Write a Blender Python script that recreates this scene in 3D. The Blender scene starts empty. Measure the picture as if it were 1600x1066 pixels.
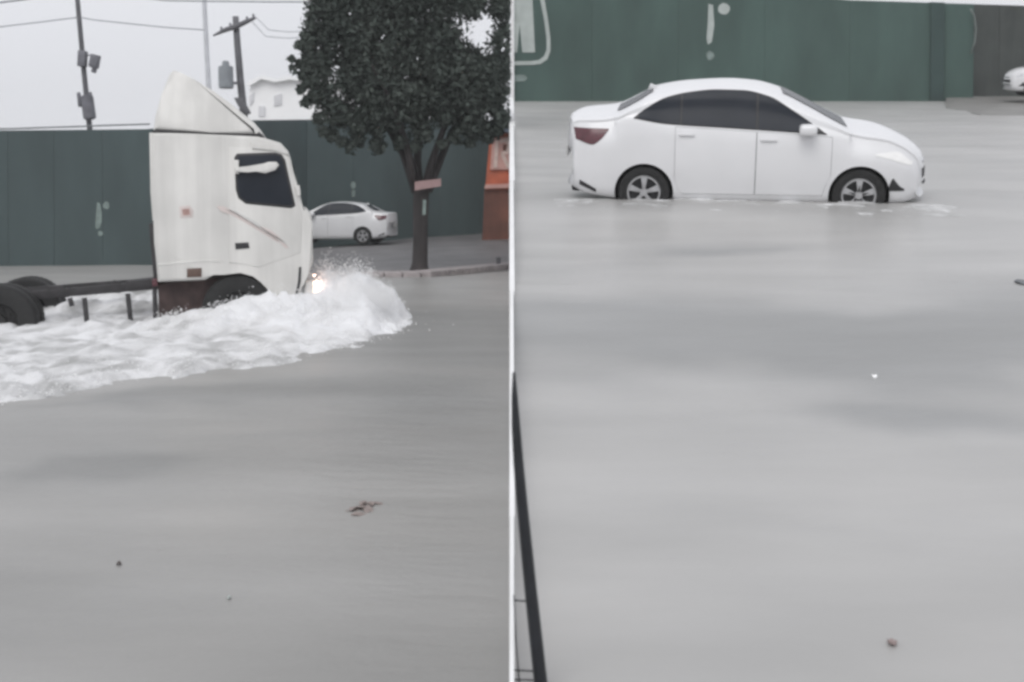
import bpy, bmesh, math, random
from mathutils import Vector, Matrix, noise
import numpy as np
random.seed(7)
R = math.radians
S = bpy.context.scene
C = S.collection

# ------------------------------------------------------------------ camera
H = 1.8                       # eye height above the water at the camera's feet
F = 2000.0                    # focal length in photo pixels (1600 wide)
DELTA = 3.285                 # the left road falls away, the right road climbs, by this many degrees
PITCH = 9.445
cam_d = bpy.data.cameras.new('camera'); cam = bpy.data.objects.new('camera', cam_d); C.objects.link(cam)
cam.location = (0, 0, H); cam.rotation_euler = (R(90 - PITCH), 0, 0)
cam_d.sensor_fit = 'HORIZONTAL'; cam_d.sensor_width = 36; cam_d.lens = 45
cam_d.clip_start = .05; cam_d.clip_end = 3000
cam_d.dof.use_dof = True; cam_d.dof.focus_distance = 9.5; cam_d.dof.aperture_fstop = 3.6      # phone-soft background
S.camera = cam
# ------------------------------------------------------------------ sky, sun, exposure
SUN_EL, SUN_AZ = 50, 200      # high behind the camera
w = bpy.data.worlds.new('World'); S.world = w; w.use_nodes = True
nt = w.node_tree; nt.nodes.clear()
sky = nt.nodes.new('ShaderNodeTexSky'); sky.sky_type = 'NISHITA'; sky.sun_disc = False
sky.sun_elevation = R(SUN_EL); sky.sun_rotation = R(SUN_AZ)
sky.air_density = 1.0; sky.dust_density = 6.0; sky.ozone_density = 1.0
hs = nt.nodes.new('ShaderNodeHueSaturation'); hs.inputs['Saturation'].default_value = .12
mx = nt.nodes.new('ShaderNodeMix'); mx.data_type = 'RGBA'; mx.inputs[0].default_value = .8
mx.inputs[7].default_value = (9.2, 9.35, 9.9, 1)          # the even cloud deck
tc = nt.nodes.new('ShaderNodeTexCoord')
nz = nt.nodes.new('ShaderNodeTexNoise'); nz.inputs['Scale'].default_value = 3.0; nz.inputs['Detail'].default_value = 4
mr = nt.nodes.new('ShaderNodeMapRange'); mr.inputs[3].default_value = .93; mr.inputs[4].default_value = 1.07
ml = nt.nodes.new('ShaderNodeMix'); ml.data_type = 'RGBA'; ml.blend_type = 'MULTIPLY'; ml.inputs[0].default_value = 1
bg = nt.nodes.new('ShaderNodeBackground'); bg.inputs['Strength'].default_value = .10
wo = nt.nodes.new('ShaderNodeOutputWorld')
L_ = nt.links.new
L_(sky.outputs[0], hs.inputs['Color']); L_(hs.outputs[0], mx.inputs[6]); L_(tc.outputs['Generated'], nz.inputs['Vector'])
L_(nz.outputs[0], mr.inputs[0]); L_(mx.outputs[2], ml.inputs[6]); L_(mr.outputs[0], ml.inputs[7])
L_(ml.outputs[2], bg.inputs['Color']); L_(bg.outputs[0], wo.inputs['Surface'])
sl = bpy.data.lights.new('sun', 'SUN'); sl.energy = 1.0; sl.angle = R(40); sl.color = (1, .985, .96)
so = bpy.data.objects.new('sun', sl); C.objects.link(so)
a_ = R(SUN_AZ)
so.rotation_euler = Vector((math.sin(a_)*math.cos(R(SUN_EL)), math.cos(a_)*math.cos(R(SUN_EL)), math.sin(R(SUN_EL)))).to_track_quat('Z', 'Y').to_euler()
S.view_settings.view_transform = 'Standard'; S.view_settings.look = 'None'
S.view_settings.exposure = 0.0; S.view_settings.gamma = 1.0
S.view_settings.use_curve_mapping = False
S.render.engine = 'CYCLES'
S.cycles.max_bounces = 6; S.cycles.diffuse_bounces = 3; S.cycles.glossy_bounces = 3
S.cycles.filter_width = 3.0; S.cycles.volume_bounces = 6

# ------------------------------------------------------------------ frames: the two tilted roads
def frame(delta):
    return Matrix.Translation((0, 0, H)) @ Matrix.Rotation(R(delta), 4, 'X') @ Matrix.Translation((0, 0, -H))
TL, TR = frame(-DELTA), frame(DELTA)
TI = Matrix.Identity(4)
def ray(px, py):
    p = R(PITCH); u = -(py - 533)/F
    return Vector(((px - 800)/F, math.cos(p) + u*math.sin(p), -math.sin(p) + u*math.cos(p)))
EYE = Vector((0, 0, H))
def at(T, px, py, Y):              # point of frame T on this sight line at depth Y
    i = T.inverted(); o = i @ EYE; d = i.to_3x3() @ ray(px, py)
    return o + d*((Y - o.y)/d.y)
def gnd(T, px, py, z=0.0):         # point of frame T on this sight line at height z
    i = T.inverted(); o = i @ EYE; d = i.to_3x3() @ ray(px, py)
    return o + d*((z - o.z)/d.z)
def onside(M, px, py, yl):         # (x, z) in the frame of a vehicle on its plane y = yl
    i = M.inverted(); o = i @ EYE; d = i.to_3x3() @ ray(px, py)
    p = o + d*((yl - o.y)/d.y); return (p.x, p.z)

# ------------------------------------------------------------------ helpers
def link(o, parent=None):
    C.objects.link(o)
    if parent: o.parent = parent
    return o
def obj(name, bm, mat, parent=None, smooth=False, M=None, label=None):
    me = bpy.data.meshes.new(name); bmesh.ops.recalc_face_normals(bm, faces=bm.faces); bm.to_mesh(me); bm.free()
    for m in (mat if isinstance(mat, (list, tuple)) else [mat]): me.materials.append(m)
    if smooth:
        me.polygons.foreach_set('use_smooth', [True]*len(me.polygons))
        if smooth is not True: me.set_sharp_from_angle(angle=R(smooth))
    o = link(bpy.data.objects.new(name, me), parent)
    if M is not None: o.matrix_world = M
    if label: o['label'] = label
    return o
def tag(o, label, cat, group=None):
    o['label'] = label; o['category'] = cat
    if group: o['group'] = group
    return o
def thing(name, label, cat, M, group=None):
    o = link(bpy.data.objects.new(name, None)); o.empty_display_size = .2; o.matrix_world = M
    return tag(o, label, cat, group)
def struct(o, kind='structure'):
    o['kind'] = kind; return o
def copy_tree(o, parent=None):
    c = o.copy(); C.objects.link(c)
    if parent: c.parent = parent
    for ch in list(o.children): copy_tree(ch, c)
    return c
def box(bm, c, s, rot=None, bevel=0.0, seg=2):
    g = bmesh.ops.create_cube(bm, size=1.0)
    vs = g['verts']
    M = Matrix.Translation(c) @ (rot.to_4x4() if rot else Matrix.Identity(4)) @ Matrix.Diagonal((s[0], s[1], s[2], 1))
    bmesh.ops.transform(bm, matrix=M, verts=vs)
    if bevel:
        es = list({e for v in vs for e in v.link_edges})
        bmesh.ops.bevel(bm, geom=es, offset=bevel, segments=seg, affect='EDGES', profile=.6)
    return bm
def boxbm(*a, **k): return box(bmesh.new(), *a, **k)
def tube(bm, pts, rad, n=8, caps=True):
    pts = [Vector(p) for p in pts]; rings = []
    for i, p in enumerate(pts):
        d = (pts[min(i+1, len(pts)-1)] - pts[max(i-1, 0)]).normalized()
        a = d.orthogonal().normalized() if i == 0 else (a - d*a.dot(d)).normalized()
        b = d.cross(a); r = rad[i] if isinstance(rad, (list, tuple)) else rad
        rings.append([bm.verts.new(p + (a*math.cos(t) + b*math.sin(t))*r) for t in [2*math.pi*k/n for k in range(n)]])
    for q, s in zip(rings, rings[1:]):
        for k in range(n): bm.faces.new((q[k], q[(k+1) % n], s[(k+1) % n], s[k]))
    if caps:
        bm.faces.new(rings[0][::-1]); bm.faces.new(rings[-1])
    return bm
def prism(bm, prof, y0, y1, bevel=0.0, seg=3):     # profile in x,z pushed from y0 to y1
    a = [bm.verts.new((x, y0, z)) for x, z in prof]; b = [bm.verts.new((x, y1, z)) for x, z in prof]
    n = len(prof); fa = bm.faces.new(a); fb = bm.faces.new(b[::-1])
    for i in range(n): bm.faces.new((a[i], b[i], b[(i+1) % n], a[(i+1) % n]))
    if bevel:
        es = list(fa.edges) + list(fb.edges)
        bmesh.ops.bevel(bm, geom=es, offset=bevel, segments=seg, affect='EDGES', profile=.5)
    return bm
def lathe_y(bm, prof, n=40, cx=0, cz=0):           # prof: (radius, y), turned about the y axis
    rings = [[bm.verts.new((cx + r*math.cos(t), y, cz + r*math.sin(t))) for t in [2*math.pi*k/n for k in range(n)]] for r, y in prof]
    for q, s in zip(rings, rings[1:]):
        for k in range(n): bm.faces.new((q[k], q[(k+1) % n], s[(k+1) % n], s[k]))
    return bm
def lerp_curve(pts):
    xs = [p[0] for p in pts]; ys = [p[1] for p in pts]
    return lambda x: float(np.interp(x, xs, ys))
def smooth_curve(pts, n=4):
    pts = sorted(pts); xs = np.array([p[0] for p in pts]); ys = np.array([p[1] for p in pts])
    m = np.gradient(ys, xs)
    d = np.diff(ys)/np.diff(xs)
    for i in range(1, len(xs)-1):
        m[i] = 0 if d[i-1]*d[i] <= 0 else 2*d[i-1]*d[i]/(d[i-1]+d[i])
    m[0], m[-1] = d[0], d[-1]
    def f(x):
        if x <= xs[0]: return float(ys[0])
        if x >= xs[-1]: return float(ys[-1])
        i = int(np.searchsorted(xs, x) - 1); i = max(0, min(i, len(xs)-2)); h = xs[i+1]-xs[i]; t = (x-xs[i])/h
        return float(ys[i]*(1+2*t)*(1-t)**2 + m[i]*h*t*(1-t)**2 + ys[i+1]*t*t*(3-2*t) + m[i+1]*h*t*t*(t-1))
    return f

# ------------------------------------------------------------------ materials
def mat(name, col, rough=.6, var=.15, scale=3.0, bump=0.0, bscale=30.0, metal=0.0, coat=0.0, col2=None, emit=None, sss=0, stretch=(1, 1, 1), detail=6, spec=None):
    m = bpy.data.materials.new(name); m.use_nodes = True; t = m.node_tree; b = t.nodes['Principled BSDF']
    b.inputs['Roughness'].default_value = rough; b.inputs['Metallic'].default_value = metal
    if spec is not None: b.inputs['Specular IOR Level'].default_value = spec
    if coat: b.inputs['Coat Weight'].default_value = coat; b.inputs['Coat Roughness'].default_value = .08
    tc = t.nodes.new('ShaderNodeTexCoord'); mp = t.nodes.new('ShaderNodeMapping'); mp.inputs['Scale'].default_value = stretch
    t.links.new(tc.outputs['Object'], mp.inputs['Vector'])
    n = t.nodes.new('ShaderNodeTexNoise'); n.inputs['Scale'].default_value = scale; n.inputs['Detail'].default_value = detail
    t.links.new(mp.outputs[0], n.inputs['Vector'])
    r = t.nodes.new('ShaderNodeValToRGB')
    c1 = col2 if col2 else tuple(min(1, c*(1+var)) for c in col)
    c0 = col if col2 else tuple(c*(1-var) for c in col)
    r.color_ramp.elements[0].color = (*c0, 1); r.color_ramp.elements[1].color = (*c1, 1)
    r.color_ramp.elements[0].position = .3; r.color_ramp.elements[1].position = .7
    t.links.new(n.outputs[0], r.inputs[0]); t.links.new(r.outputs[0], b.inputs['Base Color'])
    if bump:
        n2 = t.nodes.new('ShaderNodeTexNoise'); n2.inputs['Scale'].default_value = bscale; n2.inputs['Detail'].default_value = 5
        t.links.new(mp.outputs[0], n2.inputs['Vector'])
        bp = t.nodes.new('ShaderNodeBump'); bp.inputs['Strength'].default_value = bump; bp.inputs['Distance'].default_value = .02
        t.links.new(n2.outputs[0], bp.inputs['Height']); t.links.new(bp.outputs[0], b.inputs['Normal'])
    if emit: b.inputs['Emission Color'].default_value = (*emit[0], 1); b.inputs['Emission Strength'].default_value = emit[1]
    if sss:
        b.inputs['Subsurface Weight'].default_value = sss; b.inputs['Subsurface Radius'].default_value = (.1, .1, .1); b.inputs['Subsurface Scale'].default_value = .3
    return m
M_ = {}
M_['white_paint'] = mat('white_car_paint', (.74, .74, .75), .30, .025, 2.5, coat=.5)
M_['truck_paint'] = mat('truck_white_paint', (.615, .605, .58), .42, .07, 1.6, coat=.2)
M_['glass'] = mat('tinted_glass', (.022, .026, .034), .25, .1, 3, spec=.16)
M_['black_plastic'] = mat('black_plastic', (.022, .022, .024), .55, .2, 20)
M_['rubber'] = mat('tyre_rubber', (.018, .018, .018), .75, .25, 25, bump=.2)
M_['alloy'] = mat('alloy_rim', (.55, .55, .56), .35, .08, 12, metal=.7)
M_['rim_dark'] = mat('dark_rim_back', (.03, .03, .032), .6, .2, 12)  # near-black disc colour behind the spokes
M_['tail_red'] = mat('tail_lamp_red', (.085, .018, .026), .22, .25, 14, coat=.5)
M_['lamp_clear'] = mat('headlamp_clear', (.55, .56, .58), .15, .1, 14, coat=.8)
M_['lamp_on'] = mat('headlamp_on', (.7, .7, .7), .15, .05, 14, emit=((1, .97, .92), .16))
M_['lamp_lit'] = mat('headlamp_lit', (.9, .85, .75), .3, .02, 10, emit=((1, .66, .50), 12.0))
M_['seam_grey'] = mat('door_seam_rubber', (.11, .11, .115), .7, .1, 9)
M_['chrome'] = mat('chrome', (.6, .6, .62), .2, .05, 10, metal=.9)
M_['chassis'] = mat('dark_chassis', (.035, .033, .035), .7, .35, 7, bump=.3)
M_['rust_chassis'] = mat('rusty_chassis', (.045, .028, .026), .8, .4, 6, bump=.3)
M_['blue_green_wall'] = mat('blue_green_painted_wall', (.058, .084, .086), .75, .16, .5, bump=.15, bscale=9, stretch=(1, 1, .4))
M_['green_wall'] = mat('green_painted_wall', (.054, .094, .082), .75, .2, .6, bump=.15, bscale=9, stretch=(1, 1, .45))
M_['green_wall_b'] = mat('green_painted_wall_weathered', (.062, .094, .09), .75, .16, .5, bump=.15, bscale=9, stretch=(1, 1, .4))
M_['green_dark'] = mat('dark_green_pier', (.034, .062, .058), .75, .15, 1, bump=.15)
M_['gate_dark'] = mat('dark_gate_metal', (.058, .066, .062), .7, .2, .8, bump=.1)
M_['pale_mark'] = mat('worn_pale_paint', (.20, .25, .235), .8, .25, 5)
M_['sign_white'] = mat('sign_white_paint', (.42, .46, .44), .7, .1, 3)
M_['coping'] = mat('concrete_coping', (.17, .18, .19), .85, .2, 3, bump=.3)
M_['concrete'] = mat('pale_concrete', (.55, .55, .54), .8, .12, 3, bump=.2)
M_['divider_white'] = mat('divider_white_paint', (.82, .82, .82), .7, .05, 2, bump=.1)
M_['kerb'] = mat('kerb_concrete', (.36, .325, .325), .8, .2, 4, bump=.4)
M_['asphalt'] = mat('wet_asphalt', (.135, .13, .132), .5, .25, 1.2, bump=.4, bscale=40)
M_['driveway'] = mat('wet_brown_driveway', (.20, .195, .185), .5, .25, 1.0, bump=.3, bscale=30)
M_['earth'] = mat('earth', (.16, .15, .13), .9, .25, .3, bump=.5, bscale=3)
M_['orange'] = mat('orange_paint', (.42, .105, .05), .6, .2, 2, bump=.1)
M_['orange_low'] = mat('worn_brown_orange_paint', (.155, .058, .038), .7, .3, 1.5, bump=.2)
M_['pink_strip'] = mat('pale_pink_board', (.52, .30, .26), .6, .1, 4)
M_['sign_cream'] = mat('worn_cream_paint', (.60, .47, .42), .7, .15, 6)
M_['awning'] = mat('blue_grey_awning', (.11, .135, .18), .6, .15, 2)
M_['house_white'] = mat('white_render', (.93, .93, .93), .8, .03, .8)
M_['window_pale'] = mat('pale_window', (.66, .66, .68), .5, .1, 2)
M_['roof_grey'] = mat('pale_roof', (.55, .55, .56), .8, .15, 2)
M_['pole'] = mat('grey_pole_concrete', (.12, .12, .13), .8, .2, 3, bump=.2)
M_['pole_pale'] = mat('pale_pole_steel', (.52, .53, .56), .6, .1, 3)
M_['equip'] = mat('grey_equipment', (.15, .15, .17), .6, .2, 4)
M_['cable'] = mat('grey_cable', (.30, .31, .34), .7, .1, 3)
M_['bark'] = mat('dark_wet_bark', (.036, .031, .031), .8, .4, 5, bump=.7, bscale=14, stretch=(1, 1, .3))
M_['leaf'] = mat('dark_leaf', (.044, .056, .050), .85, .4, 1.1, col2=(.085, .100, .088), spec=.1)
M_['leaf_dry'] = mat('brown_leaf', (.27, .225, .21), .8, .2, 20)
M_['twig'] = mat('dark_twig', (.12, .105, .10), .8, .3, 20)
M_['foam_bit'] = mat('white_scrap', (.8, .8, .8), .6, .05, 5)
M_['red_scrap'] = mat('dull_red_scrap', (.30, .235, .225), .7, .1, 5)
M_['decal_red'] = mat('faded_red_stripe', (.59, .52, .495), .5, .06, 6)
M_['emblem_red'] = mat('faded_red_emblem', (.42, .27, .24), .5, .25, 9)
M_['decal_grey'] = mat('faded_grey_stripe', (.55, .55, .53), .5, .08, 6)
M_['amber'] = mat('brown_side_lamp', (.10, .062, .048), .4, .2, 6)
M_['black_iron'] = mat('black_iron', (.016, .018, .022), .5, .25, 18, bump=.2)

def streaks(m, lo, sx):
    t = m.node_tree; b = t.nodes['Principled BSDF']; src = b.inputs['Base Color'].links[0].from_socket
    tc = t.nodes.new('ShaderNodeTexCoord'); mp = t.nodes.new('ShaderNodeMapping'); mp.inputs['Scale'].default_value = (sx, sx, .12)
    n = t.nodes.new('ShaderNodeTexNoise'); n.inputs['Scale'].default_value = 1.0; n.inputs['Detail'].default_value = 8; n.inputs['Roughness'].default_value = .65
    r = t.nodes.new('ShaderNodeMapRange'); r.inputs[1].default_value = .35; r.inputs[2].default_value = .65; r.inputs[3].default_value = lo; r.inputs[4].default_value = 1.12
    x = t.nodes.new('ShaderNodeMix'); x.data_type = 'RGBA'; x.blend_type = 'MULTIPLY'; x.inputs[0].default_value = 1
    t.links.new(tc.outputs['Object'], mp.inputs[0]); t.links.new(mp.outputs[0], n.inputs['Vector']); t.links.new(n.outputs[0], r.inputs[0])
    t.links.new(src, x.inputs[6]); t.links.new(r.outputs[0], x.inputs[7]); t.links.new(x.outputs[2], b.inputs['Base Color'])
for k_, lo_, sx_ in (('green_wall', .90, .5), ('blue_green_wall', .88, .45), ('truck_paint', .93, 3.0), ('gate_dark', .8, 2), ('orange_low', .7, 3), ('concrete', .9, 2)): streaks(M_[k_], lo_, sx_)
def water_mat(lo, hi):
    m = bpy.data.materials.new('muddy_flood_water'); m.use_nodes = True; t = m.node_tree; b = t.nodes['Principled BSDF']
    tc = t.nodes.new('ShaderNodeTexCoord')
    def noise_(scale, st, det=4):
        mp = t.nodes.new('ShaderNodeMapping'); mp.inputs['Scale'].default_value = st
        n = t.nodes.new('ShaderNodeTexNoise'); n.inputs['Scale'].default_value = scale; n.inputs['Detail'].default_value = det
        t.links.new(tc.outputs['Object'], mp.inputs[0]); t.links.new(mp.outputs[0], n.inputs['Vector']); return n
    at_ = t.nodes.new('ShaderNodeAttribute'); at_.attribute_name = 'ruffle_shade'
    n = noise_(.9, (.45, 1.3, 1), 5)
    r = t.nodes.new('ShaderNodeValToRGB'); r.color_ramp.elements[0].position = .30; r.color_ramp.elements[1].position = .70
    r.color_ramp.elements[0].color = (*lo, 1); r.color_ramp.elements[1].color = (*hi, 1)
    t.links.new(n.outputs[0], r.inputs[0])
    mc = t.nodes.new('ShaderNodeMix'); mc.data_type = 'RGBA'; mc.blend_type = 'MULTIPLY'; mc.inputs[7].default_value = (.70, .715, .73, 1)  # base colour darkened too: duller sky reflection painted into the water
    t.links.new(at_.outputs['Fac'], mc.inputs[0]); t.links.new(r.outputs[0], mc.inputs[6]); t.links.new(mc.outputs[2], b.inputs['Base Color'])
    rr = t.nodes.new('ShaderNodeMapRange'); rr.inputs[3].default_value = .30; rr.inputs[4].default_value = .45
    t.links.new(at_.outputs['Fac'], rr.inputs[0]); t.links.new(rr.outputs[0], b.inputs['Roughness']); b.inputs['IOR'].default_value = 1.33
    n1 = noise_(4.5, (.6, 1.1, 1), 5); n2 = noise_(22, (.7, 1.1, 1), 3)
    ad = t.nodes.new('ShaderNodeMath'); ad.operation = 'MULTIPLY_ADD'; ad.inputs[1].default_value = .10
    t.links.new(n2.outputs[0], ad.inputs[0]); t.links.new(n1.outputs[0], ad.inputs[2])
    bs = t.nodes.new('ShaderNodeMapRange'); bs.inputs[3].default_value = .22; bs.inputs[4].default_value = .55
    t.links.new(at_.outputs['Fac'], bs.inputs[0])
    bp = t.nodes.new('ShaderNodeBump'); bp.inputs['Distance'].default_value = .03; t.links.new(bs.outputs[0], bp.inputs['Strength'])
    t.links.new(ad.outputs[0], bp.inputs['Height']); t.links.new(bp.outputs[0], b.inputs['Normal'])
    return m
M_['water'] = {-1: water_mat((.330, .321, .306), (.400, .390, .374)), 1: water_mat((.385, .379, .368), (.47, .462, .450))}      # exposure difference put into the colours: darker and browner left, paler right
def foam_mat():
    m = bpy.data.materials.new('white_water_foam'); m.use_nodes = True; t = m.node_tree; b = t.nodes['Principled BSDF']; K = t.links.new
    tc = t.nodes.new('ShaderNodeTexCoord'); at_ = t.nodes.new('ShaderNodeAttribute'); at_.attribute_name = 'churn'
    def nz(rot, st, sc, det):
        mp = t.nodes.new('ShaderNodeMapping'); mp.inputs['Scale'].default_value = st; mp.inputs['Rotation'].default_value = (0, 0, R(rot))
        n = t.nodes.new('ShaderNodeTexNoise'); n.inputs['Scale'].default_value = sc; n.inputs['Detail'].default_value = det; n.inputs['Distortion'].default_value = .6
        K(tc.outputs['Object'], mp.inputs[0]); K(mp.outputs[0], n.inputs['Vector']); return n
    n = nz(-35, (1.5, .9, 1), 1.6, 8)
    # fresh white water where it churns, greyer and streakier where it spreads
    off = t.nodes.new('ShaderNodeMath'); off.operation = 'MULTIPLY_ADD'; off.inputs[1].default_value = .34; K(at_.outputs['Fac'], off.inputs[0]); K(n.outputs[0], off.inputs[2])
    r = t.nodes.new('ShaderNodeValToRGB'); e = r.color_ramp.elements
    e[0].position = .36; e[0].color = (.36, .36, .355, 1); e[1].position = .80; e[1].color = (.80, .805, .82, 1)
    x = e.new(.50); x.color = (.52, .52, .52, 1); x = e.new(.62); x.color = (.70, .70, .705, 1)
    K(off.outputs[0], r.inputs[0]); K(r.outputs[0], b.inputs['Base Color']); b.inputs['Roughness'].default_value = .6
    b.inputs['Subsurface Weight'].default_value = .4; b.inputs['Subsurface Radius'].default_value = (.1, .1, .1); b.inputs['Subsurface Scale'].default_value = .3
    n2 = nz(-25, (1.3, .8, 1), 12, 6); bp = t.nodes.new('ShaderNodeBump'); bp.inputs['Strength'].default_value = .7; bp.inputs['Distance'].default_value = .03
    K(n2.outputs[0], bp.inputs['Height']); K(bp.outputs[0], b.inputs['Normal'])
    return m
M_['foam'] = foam_mat()

# ------------------------------------------------------------------ ground and flood water
TAN = math.tan(R(DELTA))
SWELL = ([0, 6.4, 7.1, 8.0, 8.8, 9.2, 10.2, 11.6, 13.2, 14.2, 60], [0, 0, .012, .062, .112, .122, .088, .040, .008, 0, 0])
def lerp_curve_s(u): return float(np.interp(u, *SWELL))
def surf(X, Y, side=None):
    """Height of the flood: one road falls away to the left, the other climbs to the right, parted by the added slim white divider."""
    s = side if side else (1 if X > 0 else -1)
    z = H - H/math.cos(R(DELTA)) + Y*TAN*s
    if 0 < Y < 48:
        fade = min(1, Y/3)*min(1, (48 - Y)/8)
        v = noise.noise(Vector((X*.20, Y*.45 + X*.06, 1.3)))*.040 + noise.noise(Vector((X*.7, Y*1.0 - X*.2, 7.7)))*.012
        z += v*fade
        if s > 0:                      # a swell rolling out from the sedan
            u = Y + .10*(X - 2) + .5*noise.noise(Vector((X*.45, 0, 4)))
            z += lerp_curve_s(u)*(.75 + .35*noise.noise(Vector((X*.3, Y*.2, 9))))
            z += .075*math.exp(-((Y - 15.6)/1.3)**4 - ((X - 2.9)/3.3)**4)      # water heaped up round the sedan
        else:                          # low ridge pushed ahead of the wake
            d = (Y - 11.2) + .55*(X + 3.0)*-1
            z += .05*math.exp(-(d/.55)**2)*min(1, max(0, (-1.6 - X)/1.2))
    return z
# ruffled water with dark reflection bands painted into its colour: the trough in front of the swell, the water along the wake, a few drifting patches
RUF_SHADE = [(1, 2.2, 8.0, 9, .95, 1.0, -.04), (1, 2.0, 6.45, .75, .42, .75, .0), (1, 1.85, 11.8, .62, .35, .8, .25), (1, 4.3, 9.2, 1.0, .6, .4, 0), (1, .6, 10.6, .8, .5, .25, 0), (1, 3.4, 5.3, .7, .25, .22, 0), (1, 1.2, 4.6, .5, .18, .15, 0),
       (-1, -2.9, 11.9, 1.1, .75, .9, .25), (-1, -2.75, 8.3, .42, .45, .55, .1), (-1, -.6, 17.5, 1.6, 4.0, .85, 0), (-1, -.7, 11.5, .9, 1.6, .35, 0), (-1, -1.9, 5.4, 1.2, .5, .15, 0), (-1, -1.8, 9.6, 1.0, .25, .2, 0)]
def ruffle_shade(X, Y, side):          # 0 = smooth, pale colour, 1 = ruffled, painted darker
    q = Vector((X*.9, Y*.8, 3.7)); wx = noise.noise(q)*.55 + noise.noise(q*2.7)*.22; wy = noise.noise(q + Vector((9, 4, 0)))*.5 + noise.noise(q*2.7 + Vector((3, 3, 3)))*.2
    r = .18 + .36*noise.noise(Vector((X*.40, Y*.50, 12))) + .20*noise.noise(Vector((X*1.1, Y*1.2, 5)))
    if side < 0: r += .36  # left sheet toned darker throughout, its lower exposure put into the colour
    for sd, cx, cy, sx, sy, a, sk in RUF_SHADE:
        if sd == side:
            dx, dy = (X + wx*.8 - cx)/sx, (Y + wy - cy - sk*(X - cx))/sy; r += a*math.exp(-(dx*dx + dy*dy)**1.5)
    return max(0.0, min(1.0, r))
def water_sheet(name, side):
    xs = np.unique(np.concatenate([np.array([0, 25., 27, 30, 36, 46, 60, 90]), np.arange(0, 24.01, .16)]))*side
    ys = [-8., -5, -3, -1, 0, 1.]
    y = 1.6
    while y < 48: ys.append(y); y += max(.05, .014*y)
    ys += [49, 51.5] + ([53] if side > 0 else [56, 60])
    bm = bmesh.new(); g = [[bm.verts.new((x, y, surf(x, y, side))) for x in xs] for y in ys]
    for a, b in zip(g, g[1:]):
        for k in range(len(xs)-1): bm.faces.new((a[k], a[k+1], b[k+1], b[k]))
    o = struct(obj(name, bm, M_['water'][side], smooth=True))
    at = o.data.attributes.new('ruffle_shade', 'FLOAT', 'POINT'); at.data.foreach_set('value', [ruffle_shade(v.co.x, v.co.y, side) for v in o.data.vertices]); return o
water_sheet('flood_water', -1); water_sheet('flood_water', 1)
bm = bmesh.new()
vs = [bm.verts.new(p) for p in ((-260, -60, -6), (260, -60, -6), (260, 420, -6), (-260, 420, -6))]; bm.faces.new(vs)
struct(obj('ground', bm, M_['earth']))
# bank under the climbing road, closed on its left by a made-up slim white divider
def slab(bm, q0, q1):       # two matching quads -> closed block
    a = [bm.verts.new(p) for p in q0]; b = [bm.verts.new(p) for p in q1]
    bm.faces.new(a); bm.faces.new(b[::-1])
    for i in range(len(a)): bm.faces.new((a[i], b[i], b[(i+1) % len(a)], a[(i+1) % len(a)]))
    return bm
bm = bmesh.new()
top = [(.09, 18, surf(.1, 18, 1)-.15), (90, 18, surf(9, 18, 1)-.15), (90, 53, surf(9, 53, 1)-.15), (.09, 53, surf(.1, 53, 1)-.15)]
slab(bm, top, [(x, y, -6.0) for x, y, z in top]); struct(obj('embankment', bm, M_['earth']))
def zr_(y): return H - H/math.cos(R(DELTA)) + y*TAN + .10
def zl_(y): return H - H/math.cos(R(DELTA)) - y*TAN
DIVIDER = thing('divider_strip', 'added slim white divider strip seen end on, between the lower and the upper flooded road', 'added divider', Matrix.Translation((0, 20, zl_(20))))
for ya, yb, wt in ((2.3, 4.5, .006), (4.5, 9, .010), (9, 17, .019), (17, 30, .036), (30, 48.35, .062)):    # thicker with distance, so the made-up divider keeps an even width in view
    n = 8; pts = [(ya + (yb-ya)*k/n) for k in range(n+1)]
    prof = [(y, zr_(y) + .05) for y in pts] + [(y, zl_(y) - .5) for y in pts[::-1]]
    bm = bmesh.new(); slab(bm, [(-wt, y, z) for y, z in prof], [(wt, y, z) for y, z in prof])
    o = obj('divider_section', bm, M_['divider_white']); o.parent = DIVIDER; o.matrix_parent_inverse = DIVIDER.matrix_world.inverted()

# ------------------------------------------------------------------ sedan
def wheel_parts(parent, x, y, z, rad, width, sgn, spokes=5):
    """tyre and rim; sgn = -1 for the side at negative y"""
    bm = bmesh.new(); w2 = width/2
    lathe_y(bm, [(rad*.66, -w2*.9), (rad*.80, -w2), (rad*.95, -w2*.92), (rad, -w2*.6), (rad, w2*.6), (rad*.95, w2*.92), (rad*.8, w2), (rad*.66, w2*.9)])
    t = obj('wheel', bm, M_['rubber'], parent, smooth=50); t.location = (x, y, z)
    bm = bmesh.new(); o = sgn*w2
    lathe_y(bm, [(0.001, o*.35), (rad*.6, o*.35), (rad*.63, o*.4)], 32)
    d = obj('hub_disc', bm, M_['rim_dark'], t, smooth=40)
    bm = bmesh.new()
    lathe_y(bm, [(rad*.56, o*.45), (rad*.57, o*.96), (rad*.62, o*.98), (rad*.66, o*.8)], 36)
    lathe_y(bm, [(.001, o*.85), (rad*.13, o*.85), (rad*.16, o*.6)], 20)
    for k in range(spokes):
        a = 2*math.pi*k/spokes + .3
        for da in (-.16, .16):
            rot = Matrix.Rotation(-(a + da*.5), 3, 'Y')
            c = rot @ Vector((rad*.34, 0, 0)); c.y = o*.72
            box(bm, c, (rad*.48, abs(o)*.25, rad*.12), Matrix.Rotation(-(a + da), 3, 'Y'), .006)
    obj('rim', bm, M_['alloy'], t, smooth=40)
    return t

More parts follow.
